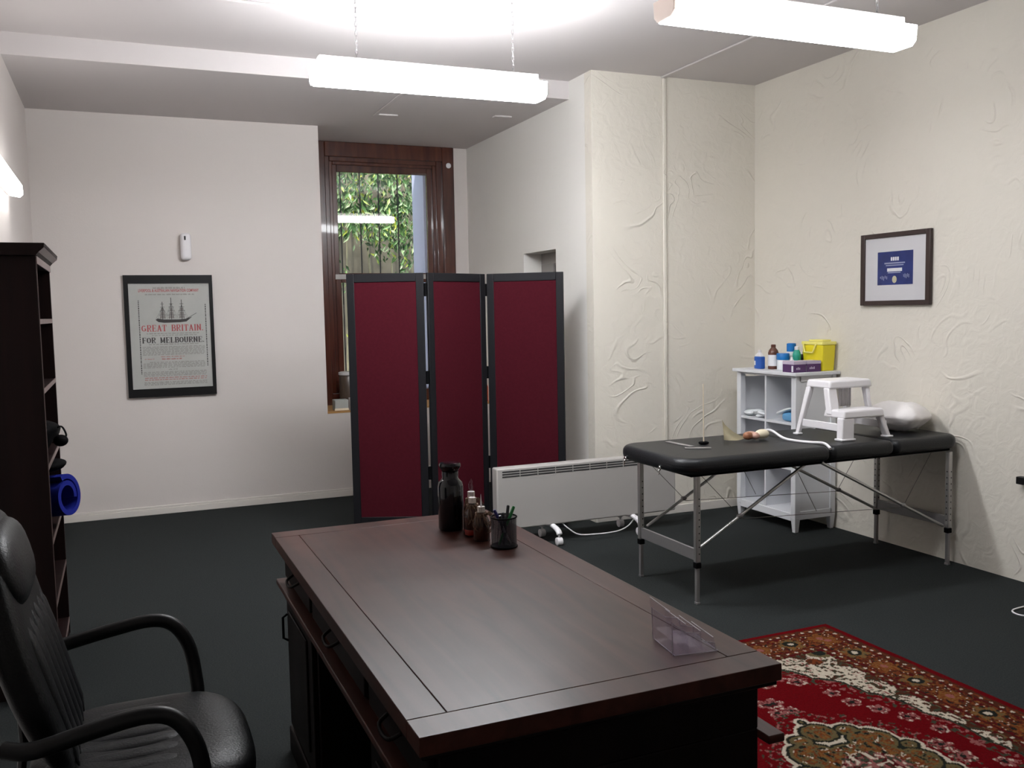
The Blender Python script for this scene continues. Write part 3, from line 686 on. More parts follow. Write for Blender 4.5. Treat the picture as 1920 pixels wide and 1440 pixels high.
# ---------------------------------------------------------------- things on the desk
DZ = .7605
t = thing('apothecary_jar', 'tall black glass apothecary jar with wide stopper, far end of desk', 'jar', (1.012, 2.930, DZ))
bm = B(); lathe(bm, 1.012, 2.930, [(.0, DZ), (.039, DZ), (.043, DZ+.006), (.043, DZ+.148), (.040, DZ+.162), (.030, DZ+.172), (.027, DZ+.178), (.028, DZ+.200)], 36); obj('body', bm, M['jar'], t, smooth=True)
bm = B(); lathe(bm, 1.012, 2.930, [(.026, DZ+.2005), (.030, DZ+.206), (.036, DZ+.215), (.037, DZ+.222), (.034, DZ+.228), (.0, DZ+.230)], 36); obj('stopper', bm, M['jar'], t, smooth=True)
def twine(parent, x, y, z, r, seed, s=1.0):
    rd = random.Random(seed); bm = B()
    for k in range(4): tube(bm, [(x+math.cos(a)*(r+.002), y+math.sin(a)*(r+.002), z+k*.003*s) for a in [2*PI*i/16 for i in range(17)]], .0016, 5)
    for k in range(16):
        a = rd.uniform(-2.6, -.3); L = rd.uniform(.016, .042)*s
        p0 = Vector((x+math.cos(a)*r, y+math.sin(a)*r, z+.004)); o2 = Vector((math.cos(a), math.sin(a), 0))
        tube(bm, spline([p0, p0+o2*.012+Vector((0, 0, rd.uniform(.0, .014))), p0+o2*.016*s+Vector((rd.uniform(-.012, .012), 0, -L*.5)), p0+o2*.010+Vector((rd.uniform(-.016, .016), 0, -L))], 3), .0014, 4)
    obj('twine_bow', bm, M['raffia'], parent)
def small_bottle(x, y, label, leafy, seed, h=.085, liq='darkliq', R_=.027, red=False):
    t = thing('dropper_bottle', label, 'bottle', (x, y, DZ))
    bm = B(); lathe(bm, x, y, [(0, DZ), (R_-.0025, DZ), (R_, DZ+.003), (R_, DZ+h*.66), (R_*.8, DZ+h*.82), (.011, DZ+h*.92), (.010, DZ+h)], 24); obj('bottle_body', bm, M[liq], t, smooth=True)
    if red:
        bm = B(); lathe(bm, x, y, [(R_+.0004, DZ+.004), (R_+.0008, DZ+.007), (R_+.0008, DZ+.020), (R_+.0003, DZ+.022)], 24); obj('red_base_band', bm, M['redliq'], t, smooth=True)
    twine(t, x, y, DZ+h*.84, .017, seed, 1.35)
    bm = B(); seg = 14; z0 = DZ+h
    pr = []
    for k in range(28):
        rr = .0125 if k % 2 else .0108; a = 2*PI*k/28; pr.append((x+math.cos(a)*rr, y+math.sin(a)*rr))
    prism(bm, pr, 'z', z0, z0+.018); obj('cap', bm, M['capw'], t)
    if leafy:
        for s, aa in ((-1, .25), (1, .12)):
            if leafy == 1 and s == 1: continue
            bm = B()
            ps = [(x+s*.001, y, z0+.018), (x+s*.006, y, z0+.035), (x+s*.004, y-.002, z0+.055)]
            tube(bm, [(x, y, z0+.018), (x+s*.002, y, z0+.028), (x+s*.003, y, z0+.040), (x-s*.001, y, z0+.052), (x-s*.003, y, z0+.062)], [.004, .013, .014, .009, .0005], 12, flat=.35)
            obj('clear_leaf', bm, M['acryl'], t, smooth=True)
    else:
        bm = B(); tube(bm, ((x, y, z0+.018), (x, y, z0+.026), (x, y, z0+.058)), [.004, .0028, .0006], 10); obj('dropper_tip', bm, M['wplast'], t, smooth=True)
    return t
small_bottle(1.068, 2.880, 'small dark bottle with twine and clear leaf top, right behind the black jar', 1, 1, .115)
small_bottle(1.048, 2.818, 'small dark bottle with twine bow and clear leaf top, middle of the three bottles', 1, 2, .108, red=True)
small_bottle(1.050, 2.742, 'small dark bottle with thin white pointed dropper, beside the pen cup', 0, 3, .092)
# pen cup
cx, cy = 1.083, 2.632
t = thing('pen_cup', 'black wire mesh pen cup near the far right edge of the desk', 'pen cup', (cx, cy, DZ))
bm = B(); rings = [[bm.verts.new((cx+math.cos(a)*.040, cy+math.sin(a)*.040, z)) for a in [2*PI*k/40 for k in range(40)]] for z in (DZ+.003, DZ+.094)]
for k in range(40): bm.faces.new((rings[0][k], rings[0][(k+1)%40], rings[1][(k+1)%40], rings[1][k]))
obj('mesh_wall', bm, M['mesh'], t, smooth=True)
for z, n in ((DZ+.095, 'rim'), (DZ+.003, 'foot_ring')):
    bm = B(); tube(bm, [(cx+math.cos(a)*.0405, cy+math.sin(a)*.0405, z) for a in [2*PI*k/32 for k in range(33)]], .0024, 8, cap=False); obj(n, bm, M['blackrub'], t, smooth=True)
bm = B(); lathe(bm, cx, cy, [(0, DZ+.001), (.038, DZ+.001), (.038, DZ+.004), (0, DZ+.004)], 28); obj('base', bm, M['blackrub'], t)
for i, (dx, dy, ex, ey, L, m, lab) in enumerate((
    (-.016, .006, .034, -.004, .125, 'green', 'green pen leaning right in the pen cup'),
    (-.006, -.012, .022, .014, .126, 'penk', 'black pen behind the green pen in the pen cup'),
    (.006, .010, -.002, .0, .108, 'penk', 'short black pen upright in the middle of the pen cup'),
    (.020, -.008, -.029, .006, .118, 'navy', 'white barrelled pen with navy cap leaning left in the pen cup'),
    (.010, .018, -.019, -.015, .103, 'penk', 'short black pen leaning left in the pen cup'))):
    a = Vector((cx+dx, cy+dy, DZ+.0045)); b2 = Vector((cx+ex, cy+ey, DZ+L)); 
    # the pen must pass inside the rim
    t = thing('pen', lab, 'pen', a, group=None)
    d = b2-a
    bm = B(); tube(bm, [a, a+d*.06, a+d*.66], [.0012, .0042, .0044], 10); obj('barrel', bm, M['pens'] if m == 'navy' else M[m], t, smooth=True)
    bm = B(); tube(bm, [a+d*.66, a+d*.98, b2], [.0052, .0050, .0035], 10); obj('pen_cap', bm, M[m], t, smooth=True)
# acrylic card holder
t = thing('card_holder', 'clear acrylic tiered card holder on the near right of the desk', 'card holder', (1.12, 1.66, DZ))
T = .003
hy, hx = 1.66, 1.10
rot = Matrix.Translation((1.105, 1.665, DZ)) @ Matrix.Rotation(math.radians(-8), 4, 'Z')
def hb(name, x0, x1, y0, y1, z0, z1, tilt=0):
    bm = B(); mt = rot @ Matrix.Rotation(math.radians(tilt), 4, 'Y'); box(bm, x0, x1, y0, y1, z0, z1, mtx=mt); obj(name, bm, M['acryl'], t)
hb('base_plate', -.045, .055, -.052, .052, 0, T)
hb('back_plate', -.047, -.044, -.052, .052, 0.003, .105, -6)
hb('tier_front', -.014, -.011, -.052, .052, .003, .070, -6); hb('tier_front', .018, .021, -.052, .052, .003, .048, -6); hb('tier_front', .046, .049, -.052, .052, .003, .028, -6)
hb('tier_shelf', -.044, -.014, -.052, .052, .026, .029); hb('tier_shelf', -.011, .018, -.052, .052, .014, .017)
for yy in (-.052, .049):
    bm = B(); A = [rot @ Vector(p) for p in ((-.050, yy, .003), (.050, yy, .003), (.047, yy, .020), (.016, yy, .028), (.012, yy, .045), (-.020, yy, .050), (-.052, yy, .075))]
    C = [rot @ (Vector(p)) for p in ((-.050, yy+T, .003), (.050, yy+T, .003), (.047, yy+T, .020), (.016, yy+T, .028), (.012, yy+T, .045), (-.020, yy+T, .050), (-.052, yy+T, .075))]
    A = [bm.verts.new(p) for p in A]; C = [bm.verts.new(p) for p in C]; bm.faces.new(A); bm.faces.new(C[::-1])
    for k in range(7): bm.faces.new((A[k], A[(k+1)%7], C[(k+1)%7], C[k]))
    obj('side_plate', bm, M['acryl'], t)

def eline(pts):
    bm = B(); tube(bm, [rot @ Vector(p) for p in pts], .0008, 6); obj('edge_glint', bm, M['acedge'], t)  # pale tube laid along a clear edge, its colour painting the glint
tl = math.radians(-6); bt = lambda x, z: (x*math.cos(tl)+z*math.sin(tl), -x*math.sin(tl)+z*math.cos(tl))
for x, z in ((-.0455, .105), (-.0125, .070), (.0195, .048), (.0475, .028)):
    q = bt(x, z); eline([(q[0], -.052, q[1]), (q[0], .052, q[1])])
eline([(-.045, -.052, .002), (.055, -.052, .002), (.055, .052, .002)])
eline([(-.045, -.052, .002), (-.045, .052, .002)])
for yy in (-.052, .052): eline([(-.050, yy, .003), (-.052, yy, .075), (-.020, yy, .050), (.012, yy, .045), (.016, yy, .028), (.047, yy, .020), (.050, yy, .004)])

# ---------------------------------------------------------------- office chair
CX, CY = -.005, 2.29
t = thing('office_chair', 'black leather office chair with looped arms at the left of the desk', 'chair', (CX, CY, 0))
def seatfn(p):
    q = p.copy(); k = (p.x/.25)
    if q.z > 0: q.z *= 1.0-.35*max(0, 1-abs(k+.1))*max(0, 1-(p.y/.24)**2)
    if k > .6: q.z -= .03*(k-.6)
    return q
bm = B(); superell(bm, (CX+.015, CY, .468), (.245, .262, .062), 3.6, 44, 18, fn=seatfn); obj('seat', bm, M['leather'], t, smooth=True)
bm = B()
for k in range(6):
    yy = CY-.15+k*.06
    tube(bm, spline([(CX-.20, yy, .509), (CX-.10, yy, .508), (CX+.06, yy, .511), (CX+.10, yy, .505)], 4), [.001]+[.029]*11+[.001], 10, flat=.32, up=(0, 0, 1))
obj('seat_ribs', bm, M['leather_r'], t, smooth=True)
rb = Matrix.Rotation(math.radians(-15), 3, 'Y')
def backfn(p):
    q = p.copy(); s = (p.z+.30)/.6
    q.y *= 1.0-.30*max(0, s-.50)**1.4*2.2
    q.x += .015*(p.y/.25)**2 - .02*math.sin(s*PI)
    return q
bm = B(); superell(bm, (CX-.212, CY-.005, .795), (.045, .245, .295), 3.2, 36, 22, rot=rb, fn=backfn); obj('backrest', bm, M['leather'], t, smooth=True)
bm = B(); superell(bm, (CX-.250, CY-.015, .968), (.046, .175, .090), 2.8, 32, 16, rot=rb, fn=lambda p: Vector((p.x+.015*(p.y/.25)**2, p.y, p.z))); obj('head_cushion', bm, M['leather_r'], t, smooth=True)
bm = B()
for k in range(6):
    yy = -.15+k*.06; tube(bm, [Vector((CX-.160, CY, .775)) + rb @ Vector((-.020, yy, z)) for z in (-.24, -.20, -.1, 0, .06, .09)], [.006, .026, .029, .029, .024, .006], 12, flat=.42, up=(1, 0, 0))
obj('back_ribs', bm, M['leather_r'], t, smooth=True)
for s in (-1, 1):
    y = CY+(.268 if s > 0 else -.320); dxx = 0 if s > 0 else -.025; dz = 0 if s > 0 else -.012
    P = spline([(a+dxx, b2, c+dz) for a, b2, c in [(CX-.215, y-s*.03, .670), (CX-.16, y, .672), (CX-.05, y, .692), (CX+.045, y, .703), (CX+.10, y, .685), (CX+.135, y, .630), (CX+.150, y-s*.005, .555), (CX+.150, y-s*.03, .470), (CX+.10, y-s*.06, .415)]], 6)
    bm = B(); tube(bm, P, .0155, 14, flat=1.15); obj('armrest', bm, M['plast_b'], t, smooth=True)
bm = B(); lathe(bm, CX, CY, [(.0, .385), (.13, .385), (.13, .40), (0, .40)], 20); box(bm, CX-.24, CX+.1, CY-.04, CY+.04, .395, .41); obj('seat_plate', bm, M['plast_b'], t)
bm = B(); tube(bm, ((CX-.225, CY, .40), (CX-.25, CY, .44), (CX-.235, CY, .55), (CX-.24, CY, .68)), .02, 8, flat=.5); obj('back_bracket', bm, M['plast_b'], t, smooth=True)
bm = B(); lathe(bm, CX, CY, [(.0, .09), (.035, .09), (.028, .13), (.026, .25), (.018, .251), (.018, .385), (0, .386)], 18); obj('gas_column', bm, M['plast_b'], t, smooth=True)
for k in range(5):
    a = 2*PI*k/5+.3; c, s = math.cos(a), math.sin(a)
    bm = B(); tube(bm, [(CX+c*.02, CY+s*.02, .115), (CX+c*.16, CY+s*.16, .098), (CX+c*.28, CY+s*.28, .072)], [.026, .02, .014], 10, flat=.8); lg = obj('leg', bm, M['plast_b'], t, smooth=True)
    bm = B(); q = Vector((CX+c*.28, CY+s*.28, .027)); pr = Vector((-s, c, 0))
    tube(bm, [q-pr*.022, q-pr*.018, q+pr*.018, q+pr*.022], [.02, .026, .026, .02], 14); tube(bm, [q, q+Vector((0, 0, .04))], .008, 8); obj('castor', bm, M['blackrub'], lg, smooth=True)

# ---------------------------------------------------------------- bookcase
t = thing('bookcase', 'tall dark wooden open bookcase against the left wall', 'bookcase', (-.40, 4.42, 0))
bx0, bx1, by0, by1, bz = XL+.008, -.280, 4.03, 4.82, 1.745
bm = B()
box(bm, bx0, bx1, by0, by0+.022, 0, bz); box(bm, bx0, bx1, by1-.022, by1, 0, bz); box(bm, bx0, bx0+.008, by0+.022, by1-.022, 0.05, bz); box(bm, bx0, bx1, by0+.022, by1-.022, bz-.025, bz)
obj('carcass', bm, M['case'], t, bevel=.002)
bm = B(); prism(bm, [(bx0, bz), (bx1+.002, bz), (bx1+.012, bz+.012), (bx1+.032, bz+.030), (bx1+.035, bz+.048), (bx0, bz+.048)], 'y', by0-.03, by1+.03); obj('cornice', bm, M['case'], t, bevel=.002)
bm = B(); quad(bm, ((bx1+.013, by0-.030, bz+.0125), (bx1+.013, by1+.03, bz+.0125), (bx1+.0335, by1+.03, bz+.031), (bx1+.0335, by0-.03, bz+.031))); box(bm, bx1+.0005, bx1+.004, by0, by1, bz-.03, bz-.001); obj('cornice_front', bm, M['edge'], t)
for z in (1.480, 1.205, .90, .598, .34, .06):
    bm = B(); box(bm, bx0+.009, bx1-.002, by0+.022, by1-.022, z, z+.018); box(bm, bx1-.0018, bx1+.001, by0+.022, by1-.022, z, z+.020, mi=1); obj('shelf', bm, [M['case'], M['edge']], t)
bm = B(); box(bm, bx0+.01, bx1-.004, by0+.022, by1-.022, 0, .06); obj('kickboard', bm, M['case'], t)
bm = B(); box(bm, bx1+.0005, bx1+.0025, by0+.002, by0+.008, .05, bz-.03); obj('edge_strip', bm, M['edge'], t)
# black bag on a shelf
t = thing('black_bag', 'black bag bulging out of a bookcase shelf above the blue roll', 'bag', (-.38, 4.45, .918))
bm = B(); superell(bm, (-.385, 4.50, .990), (.115, .16, .068), 3, 28, 14, fn=lambda p: p+Vector((.018*math.sin(p.z*40+p.y*9), 0, 0))); obj('bag_body', bm, M['blackrub'], t, smooth=True)
bm = B(); tube(bm, spline([(-.275, 4.46, 1.02), (-.250, 4.45, 1.032), (-.235, 4.44, 1.012), (-.232, 4.44, .985), (-.262, 4.45, .96)], 5), .0055, 8, flat=.6); obj('strap', bm, M['blackrub'], t, smooth=True)
bm = B(); superell(bm, (-.252, 4.43, .972), (.030, .03, .026), 2, 14, 10); obj('buckle', bm, M['blackrub'], t, smooth=True)
bm = B(); superell(bm, (-.32, 4.40, .871), (.085, .10, .026), 2.4, 24, 12, fn=lambda p: p+Vector((.010*math.sin(p.z*60), 0, 0)))
for v in bm.verts: v.co.z += 0.0
o = obj('rolled_strap_bundle', bm, M['blackrub'], smooth=True); tag(o, 'small black bundle bulging from the bookcase just above the blue roll', 'bundle')
# blue rolled mat resting on the shelf and poking out
t = thing('blue_roll', 'royal blue rolled foam mat poking out of the bookcase', 'mat', (-.30, 4.45, .64))
bm = B(); ax = Vector((1, -.55, .10)).normalized(); ctr = Vector((-.342, 4.39, .732))
su, sv = frame_of(ax); N = 100; prev = None; sp = []
for i in range(N+1):
    a = i/N*2*PI*1.35+2.9; r = .060+.038*(i/N)
    sp.append((math.cos(a)*r, math.sin(a)*r))
th = .021; LH = .13
rows = []
for i, (p, q) in enumerate(sp):
    r = math.hypot(p, q); k = (r-th)/r
    o1 = ctr+su*p+sv*q; i1 = ctr+su*p*k+sv*q*k
    rows.append([bm.verts.new(v) for v in (o1-ax*LH, o1+ax*LH, i1+ax*LH, i1-ax*LH)])
for a, b2 in zip(rows[:-1], rows[1:]):
    for k in range(4): bm.faces.new((a[k], b2[k], b2[(k+1)%4], a[(k+1)%4]))
bm.faces.new(rows[0]); bm.faces.new(rows[-1][::-1])
obj('rolled_mat', bm, M['bluecloth'], t, smooth=True)

# ---------------------------------------------------------------- panel heater
t = thing('panel_heater', 'long white electric panel heater on castor feet beside the screen', 'heater', (2.79, 5.30, 0))
hx0, hx1, hy0, hy1, hz0, hz1 = 2.135, 3.452, 5.290, 5.372, .115, .510
bm = B(); box(bm, hx0, hx1, hy0, hy1, hz0, hz1); obj('body', bm, M['heater'], t, bevel=.010, seg=3)
bm = B(); n = 10; wv = (hx1-hx0-.07)/n
for r in range(3):
    for k in range(n): box(bm, hx0+.035+k*wv+.003, hx0+.035+(k+1)*wv-.003, hy0-.0012, hy0+.002, hz1-.028-r*.0155, hz1-.0195-r*.0155)
obj('vent_grille', bm, M['slot'], t)
for xx in (2.52, 3.115):
    bm = B(); P = spline([(xx+.0, hy0-.095, .072), (xx, hy0-.075, .092), (xx, hy0-.02, .106), (xx, (hy0+hy1)/2, .108), (xx, hy1+.02, .106), (xx, hy1+.075, .092), (xx, hy1+.095, .072)], 5)
    tube(bm, P, .019, 12, flat=.8); ft = obj('foot', bm, M['wplast'], t, smooth=True)
    bm = B(); box(bm, xx-.014, xx+.014, hy0+.02, hy1-.02, .105, .116); obj('foot_clamp', bm, M['pinkbox'], ft)
    for yy in (hy0-.088, hy1+.088):
        bm = B(); tube(bm, ((xx-.020, yy, .026), (xx-.017, yy, .026), (xx+.017, yy, .026), (xx+.020, yy, .026)), [.020, .026, .026, .020], 16)
        tube(bm, ((xx, yy, .03), (xx, yy, .07)), .007, 8); obj('castor', bm, M['wplast'], ft, smooth=True)
bm = B(); tube(bm, spline([(2.60, hy0+.03, .112), (2.62, hy0-.02, .085), (2.68, hy0-.05, .045), (2.80, hy0-.07, .038), (2.95, hy0-.06, .036), (3.06, hy0-.02, .05), (3.14, hy0+.02, .09), (3.18, hy0+.03, .112)], 6), .0042, 8); obj('power_cord', bm, M['wplast'], t, smooth=True)

# ---------------------------------------------------------------- treatment couch
t = thing('massage_table', 'black padded portable massage table on aluminium legs by the right wall', 'massage table', (3.43, 4.10, 0))
ty0, ty1, tz0, tz1 = 3.765, 4.445, .672, .752
def pad(x0, x1, rl, rr, name='cushion'):
    bm = B(); n = 10
    def arc(cx, cy, r, a0, a1): return [(cx+r*math.cos(math.radians(a0+(a1-a0)*i/n)), cy+r*math.sin(math.radians(a0+(a1-a0)*i/n))) for i in range(n+1)]
    poly = arc(x0+rl, ty0+rl, rl, 180, 270)+arc(x1-rr, ty0+rr, rr, 270, 360)+arc(x1-rr, ty1-rr, rr, 0, 90)+arc(x0+rl, ty1-rl, rl, 90, 180)
    prism(bm, poly, 'z', tz0, tz1)
    return obj(name, bm, M['vinyl'], t, bevel=.034, seg=6)
pad(2.505, 3.428, .12, .036); pad(3.430, 3.872, .036, .036); pad(3.876, 4.366, .036, .08)
bm = B(); box(bm, 2.58, 3.425, ty0+.05, ty1-.05, .655, .6715); box(bm, 3.432, 4.33, ty0+.05, ty1-.05, .655, .6715); obj('bed_frame', bm, M['blackrub'], t, bevel=.003)
LEG = [(2.628, 3.835), (2.628, 4.378), (4.303, 3.775+.02), (4.303, 4.335)]
for (x, y) in LEG:
    bm = B(); box(bm, x-.014, x+.014, y-.013, y+.013, .215, .655); lg = obj('leg', bm, M['alu'], t, bevel=.004)
    bm = B(); box(bm, x-.009, x+.009, y-.010, y+.010, .012, .215); obj('leg_extension', bm, M['alu_d'], lg, bevel=.002)
    bm = B(); box(bm, x-.016, x+.016, y-.015, y+.015, .186, .215); obj('clamp_collar', bm, M['blackrub'], lg, bevel=.003)
    bm = B(); box(bm, x-.011, x+.011, y-.012, y+.012, 0, .012); obj('rubber_tip', bm, M['alu_d'], lg, bevel=.002)
    bm = B()
    for k in range(9):
        z = .26+k*.035; tube(bm, ((x+.0135, y, z), (x+.0146, y, z)), .0042, 8) if x < 3 else tube(bm, ((x-.0135, y, z), (x-.0146, y, z)), .0042, 8)
        tube(bm, ((x+.004, y-.0125, z), (x+.004, y-.0136, z)), .004, 8)
    obj('adjustment_holes', bm, M['slot'], lg)
for x, a, b2 in ((2.628, 3.848, 4.365), (4.303, 3.808, 4.322)):
    bm = B(); box(bm, x-.007, x+.007, a, b2, .222, .282); obj('cross_board', bm, M['alu_d'], t, bevel=.002)
def brace(x0, z0, x1, z1, y, name='diagonal_brace'):
    bm = B(); tube(bm, ((x0, y, z0), (x1, y, z1)), .0085, 10); o = obj(name, bm, M['alu'], t, smooth=True); return o
def clampk(x, y, z):
    bm = B(); superell(bm, (x, y, z), (.018, .012, .012), 2.5, 12, 8); obj('brace_joint', bm, M['alu_d'], t, smooth=True)
for y in (3.850, 4.362):
    brace(2.655, .285, 3.34, .665, y); clampk(2.90, y, .42)
for y in (3.815, 4.318):
    brace(3.40, .662, 4.285, .225, y); clampk(3.98, y, .375)
for y in (3.850, 4.362):
    bm = B(); yb = y-.04 if y > 4 else y-.02
    tube(bm, ((2.91, y, .405), (3.98, y-.04, .365)), .0016, 5); tube(bm, ((2.66, y, .655), (2.90, y, .42)), .0016, 5); tube(bm, ((3.98, y-.04, .375), (4.18, y-.04, .655)), .0016, 5)
    tube(bm, ((3.25, y, .655), (3.40, y, .395)), .0016, 5)
    obj('steel_cable', bm, M['wire'], t)
for y in (4.33, 3.985):
    bm = B(); tube(bm, ((2.517, y, .69), (2.503, y, .69)), .008, 10); tube(bm, [(2.503+math.cos(a)*.0, y+math.cos(a)*.010, .682+math.sin(a)*.010) for a in [2*PI*k/12 for k in range(13)]], .003, 6)
    tube(bm, ((2.503, y, .675), (2.500, y+.004, .650)), .0025, 6); obj('carry_clip', bm, M['chrome'], t, smooth=True)

TZ = tz1+.0005
# upright stick on a small black base
t = thing('upright_stick', 'thin cream stick standing on a small black base on the massage table', 'stick', (2.905, 4.175, TZ))
bm = B(); superell(bm, (2.905, 4.175, TZ+.008), (.028, .022, .008), 3, 18, 8); obj('base', bm, M['blackrub'], t, smooth=True)
bm = B(); tube(bm, ((2.905, 4.175, TZ+.012), (2.903, 4.175, 1.082)), [.0035, .0028], 8); obj('rod', bm, M['stick'], t, smooth=True)
# flat clear strips
for a, b2, lab in (((2.785, 4.350), (2.80, 4.13), 'flat grey ruler lying on the left end of the massage table'), ((2.735, 4.10), (2.855, 4.035), 'short flat grey strip lying beside the base of the cream stick')):
    a = Vector(a); b2 = Vector(b2); d = (b2-a).normalized(); n = Vector((-d.y, d.x))*.016
    bm = B(); z = TZ+.0003 if a.x > 2.76 else TZ+.0003
    vs = [(a-n), (b2-n), (b2+n), (a+n)]; prism(bm, [(v.x, v.y) for v in vs], 'z', z, z+.003); tag(obj('ruler', bm, M['alu_d'], bevel=.001), lab, 'ruler')
# bone model with white rod
t = thing('bone_model', 'beige anatomical hip bone model with a long white rod on the massage table', 'bone model', (3.13, 4.15, TZ))
e1 = Vector((.92, -.39, 0)); e2 = Vector((-.39, -.92, 0)); P0 = Vector((3.085, 4.245, TZ+.004))
bm = B(); rows = []
for i in range(15):
    u = i/14; row = []
    hh = .088*(1-u)**1.7+.014+.010*max(0, 1-u*8)
    for j in range(9):
        v = j/8                                  # 0 at the upper edge, 1 at the curled front edge
        zz = hh*(1-v)**1.35; out = .078*v**1.2*math.sin(PI*(.12+.80*u))+.012*math.sin(PI*v)
        row.append(bm.verts.new(P0+e1*(.118*u+.010*(1-v)*(u-.5))+e2*(out-.012)+Vector((0, 0, zz+.006*v*u))))
    rows.append(row)
for i in range(14):
    for j in range(8): bm.faces.new((rows[i][j], rows[i+1][j], rows[i+1][j+1], rows[i][j+1]))
bmesh.ops.solidify(bm, geom=bm.faces[:], thickness=.006)
for v in bm.verts: v.co.z = max(v.co.z, TZ+.0005)
o = obj('hip_plate', bm, M['bone'], t, smooth=True)
bm = B(); superell(bm, (3.188, 4.160, TZ+.028), (.028, .024, .022), 2.3, 16, 12); obj('socket_joint', bm, M['cart'], t, smooth=True)
bm = B(); superell(bm, (3.228, 4.150, TZ+.026), (.028, .024, .020), 2, 16, 12); superell(bm, (3.22, 4.185, TZ+.034), (.04, .016, .014), 2, 16, 12); obj('pink_joint', bm, M['cart'] if 0 else M['pinkbox'], t, smooth=True)
bm = B(); superell(bm, (3.280, 4.155, TZ+.032), (.045, .030, .027), 2, 20, 12); obj('bone_head', bm, M['bone2'], t, smooth=True)
bm = B(); tube(bm, spline([(3.285, 4.160, TZ+.050), (3.330, 4.14, TZ+.050), (3.350, 4.06, TZ+.016), (3.375, 3.99, TZ+.0075), (3.40, 3.90, TZ+.0080), (3.43, 3.83, TZ+.009), (3.425, 3.775, TZ-.012)], 6), .0075, 10); obj('white_rod', bm, M['wplast'], t, smooth=True)

# two step plastic stool
t = thing('step_stool', 'white plastic two step stool standing on the massage table', 'stool', (3.79, 4.05, TZ))
sx0, sx1 = 3.600, 3.940
H1, H2 = TZ+.165, TZ+.320
def slab(name, x0, x1, y0, y1, z1, th, flare=.008):
    bm = B(); v = box(bm, x0, x1, y0, y1, z1-th, z1)
    for k in range(4): v[k].co.x += (-flare if v[k].co.x < (x0+x1)/2 else flare); v[k].co.y += (-flare if v[k].co.y < (y0+y1)/2 else flare)
    return obj(name, bm, M['wplast'], t, bevel=.011, seg=4)
slab('top_step', sx0+.040, sx1-.004, 4.020, 4.205, H2, .045)
slab('lower_step', sx0+.018, sx1-.040, 3.885, 4.035, H1, .045)
def leg(p0, p1, a, b2, pad=True):
    bm = B(); frus(bm, p0, a, p1, b2); l1 = obj('leg', bm, M['wplast'], t, bevel=.007, seg=3)
    if pad: bm = B(); box(bm, p0[0]-a[0]-.008, p0[0]+a[0]+.008, p0[1]-a[1]-.006, p0[1]+a[1]+.006, TZ, TZ+.012); obj('foot_pad', bm, M['wplast'], l1, bevel=.004)
leg((sx0+.040, 3.900, TZ), (sx0+.046, 3.905, H1-.04), (.042, .024), (.042, .024))          # broad front left column
leg((sx1-.004, 3.895, TZ), (sx1-.052, 3.905, H1-.04), (.015, .020), (.016, .020))
leg((sx0-.010, 4.225, TZ), (sx0+.050, 4.190, H2-.04), (.012, .014), (.018, .018))
leg((sx1+.010, 4.225, TZ), (sx1-.020, 4.190, H2-.04), (.012, .014), (.018, .018))
leg((sx0+.040, 3.995, H1-.03), (sx0+.060, 4.045, H2-.04), (.032, .022), (.030, .022), False)
leg((sx1-.020, 4.015, H1-.03), (sx1-.022, 4.045, H2-.04), (.012, .018), (.015, .020), False)
for xb, w2 in ((sx0+.010, .006), (sx1-.006, .006)):
    bm = B(); prism(bm, [(3.90, TZ+.050), (4.218, TZ+.050), (4.214, TZ+.092), (3.90, TZ+.092)], 'x', xb-w2, xb+w2); obj('side_rail', bm, M['wplast'], t, bevel=.003)
bm = B()
for k in range(6): tube(bm, ((3.785+k*.014, 4.100, H1-.002), (3.785+k*.014, 4.100, H2-.030)), .0085, 8)
obj('ribbed_riser', bm, M['stool_in'], t, smooth=True)
# pillow
def pilfn(p):
    q = p.copy(); u = p.x/.162; v = p.y/.172; c = abs(u*v)
    q.x *= 1+.10*abs(v)**3; q.y *= 1+.10*abs(u)**3
    q.z *= max(.12, (1-abs(u)**3.2))**.6*max(.12, (1-abs(v)**3.2))**.6
    q.z += .009*noise.noise(Vector((p.x*20, p.y*20, p.z*4)))+.004*noise.noise(Vector((p.x*45, p.y*45, 3)))
    return q
bm = B(); superell(bm, (4.178, 4.060, TZ+.089), (.160, .170, .083), 3.2, 48, 24, rot=Matrix.Rotation(math.radians(25), 3, 'Z') @ Matrix.Rotation(math.radians(2), 3, 'Y'), fn=pilfn)
tag(obj('pillow', bm, M['pillow'], smooth=True), 'plump white pillow at the wall end of the massage table', 'pillow')

# ---------------------------------------------------------------- white cube cabinet
t = thing('cube_cabinet', 'white six hole cube cabinet on short tapered legs in the corner', 'cabinet', (4.19, 5.05, 0))
kx0, kx1, ky0, ky1, kt = 4.030, 4.368, 4.765, 5.385, 1.060
bm = B(); box(bm, kx0-.025, kx1+.010, ky0-.028, ky1+.02, kt-.022, kt); obj('cabinet_top', bm, M['lacq'], t, bevel=.003)
bm = B()
for (x, y) in ((kx0+.022, ky0+.022), (kx0+.022, ky1-.022), (kx1-.022, ky0+.022), (kx1-.022, ky1-.022)):
    box(bm, x-.022, x+.022, y-.022, y+.022, .10, kt-.022)
box(bm, kx0+.01, kx1-.01, ky0+.008, ky0+.022, .14, kt-.06); box(bm, kx0+.01, kx1-.01, ky1-.022, ky1-.008, .14, kt-.06); box(bm, kx1-.02, kx1-.008, ky0+.03, ky1-.03, .14, kt-.022)
box(bm, kx0+.03, kx1-.03, ky0, ky0+.022, kt-.060, kt-.022); box(bm, kx0+.03, kx1-.03, ky0, ky0+.022, .085, .14); box(bm, kx0+.03, kx1-.03, ky1-.022, ky1, .085, .14)
box(bm, kx0, kx0+.02, ky0+.044, ky1-.044, .075, .125); box(bm, kx0, kx0+.02, ky0+.044, ky1-.044, kt-.036, kt-.022)
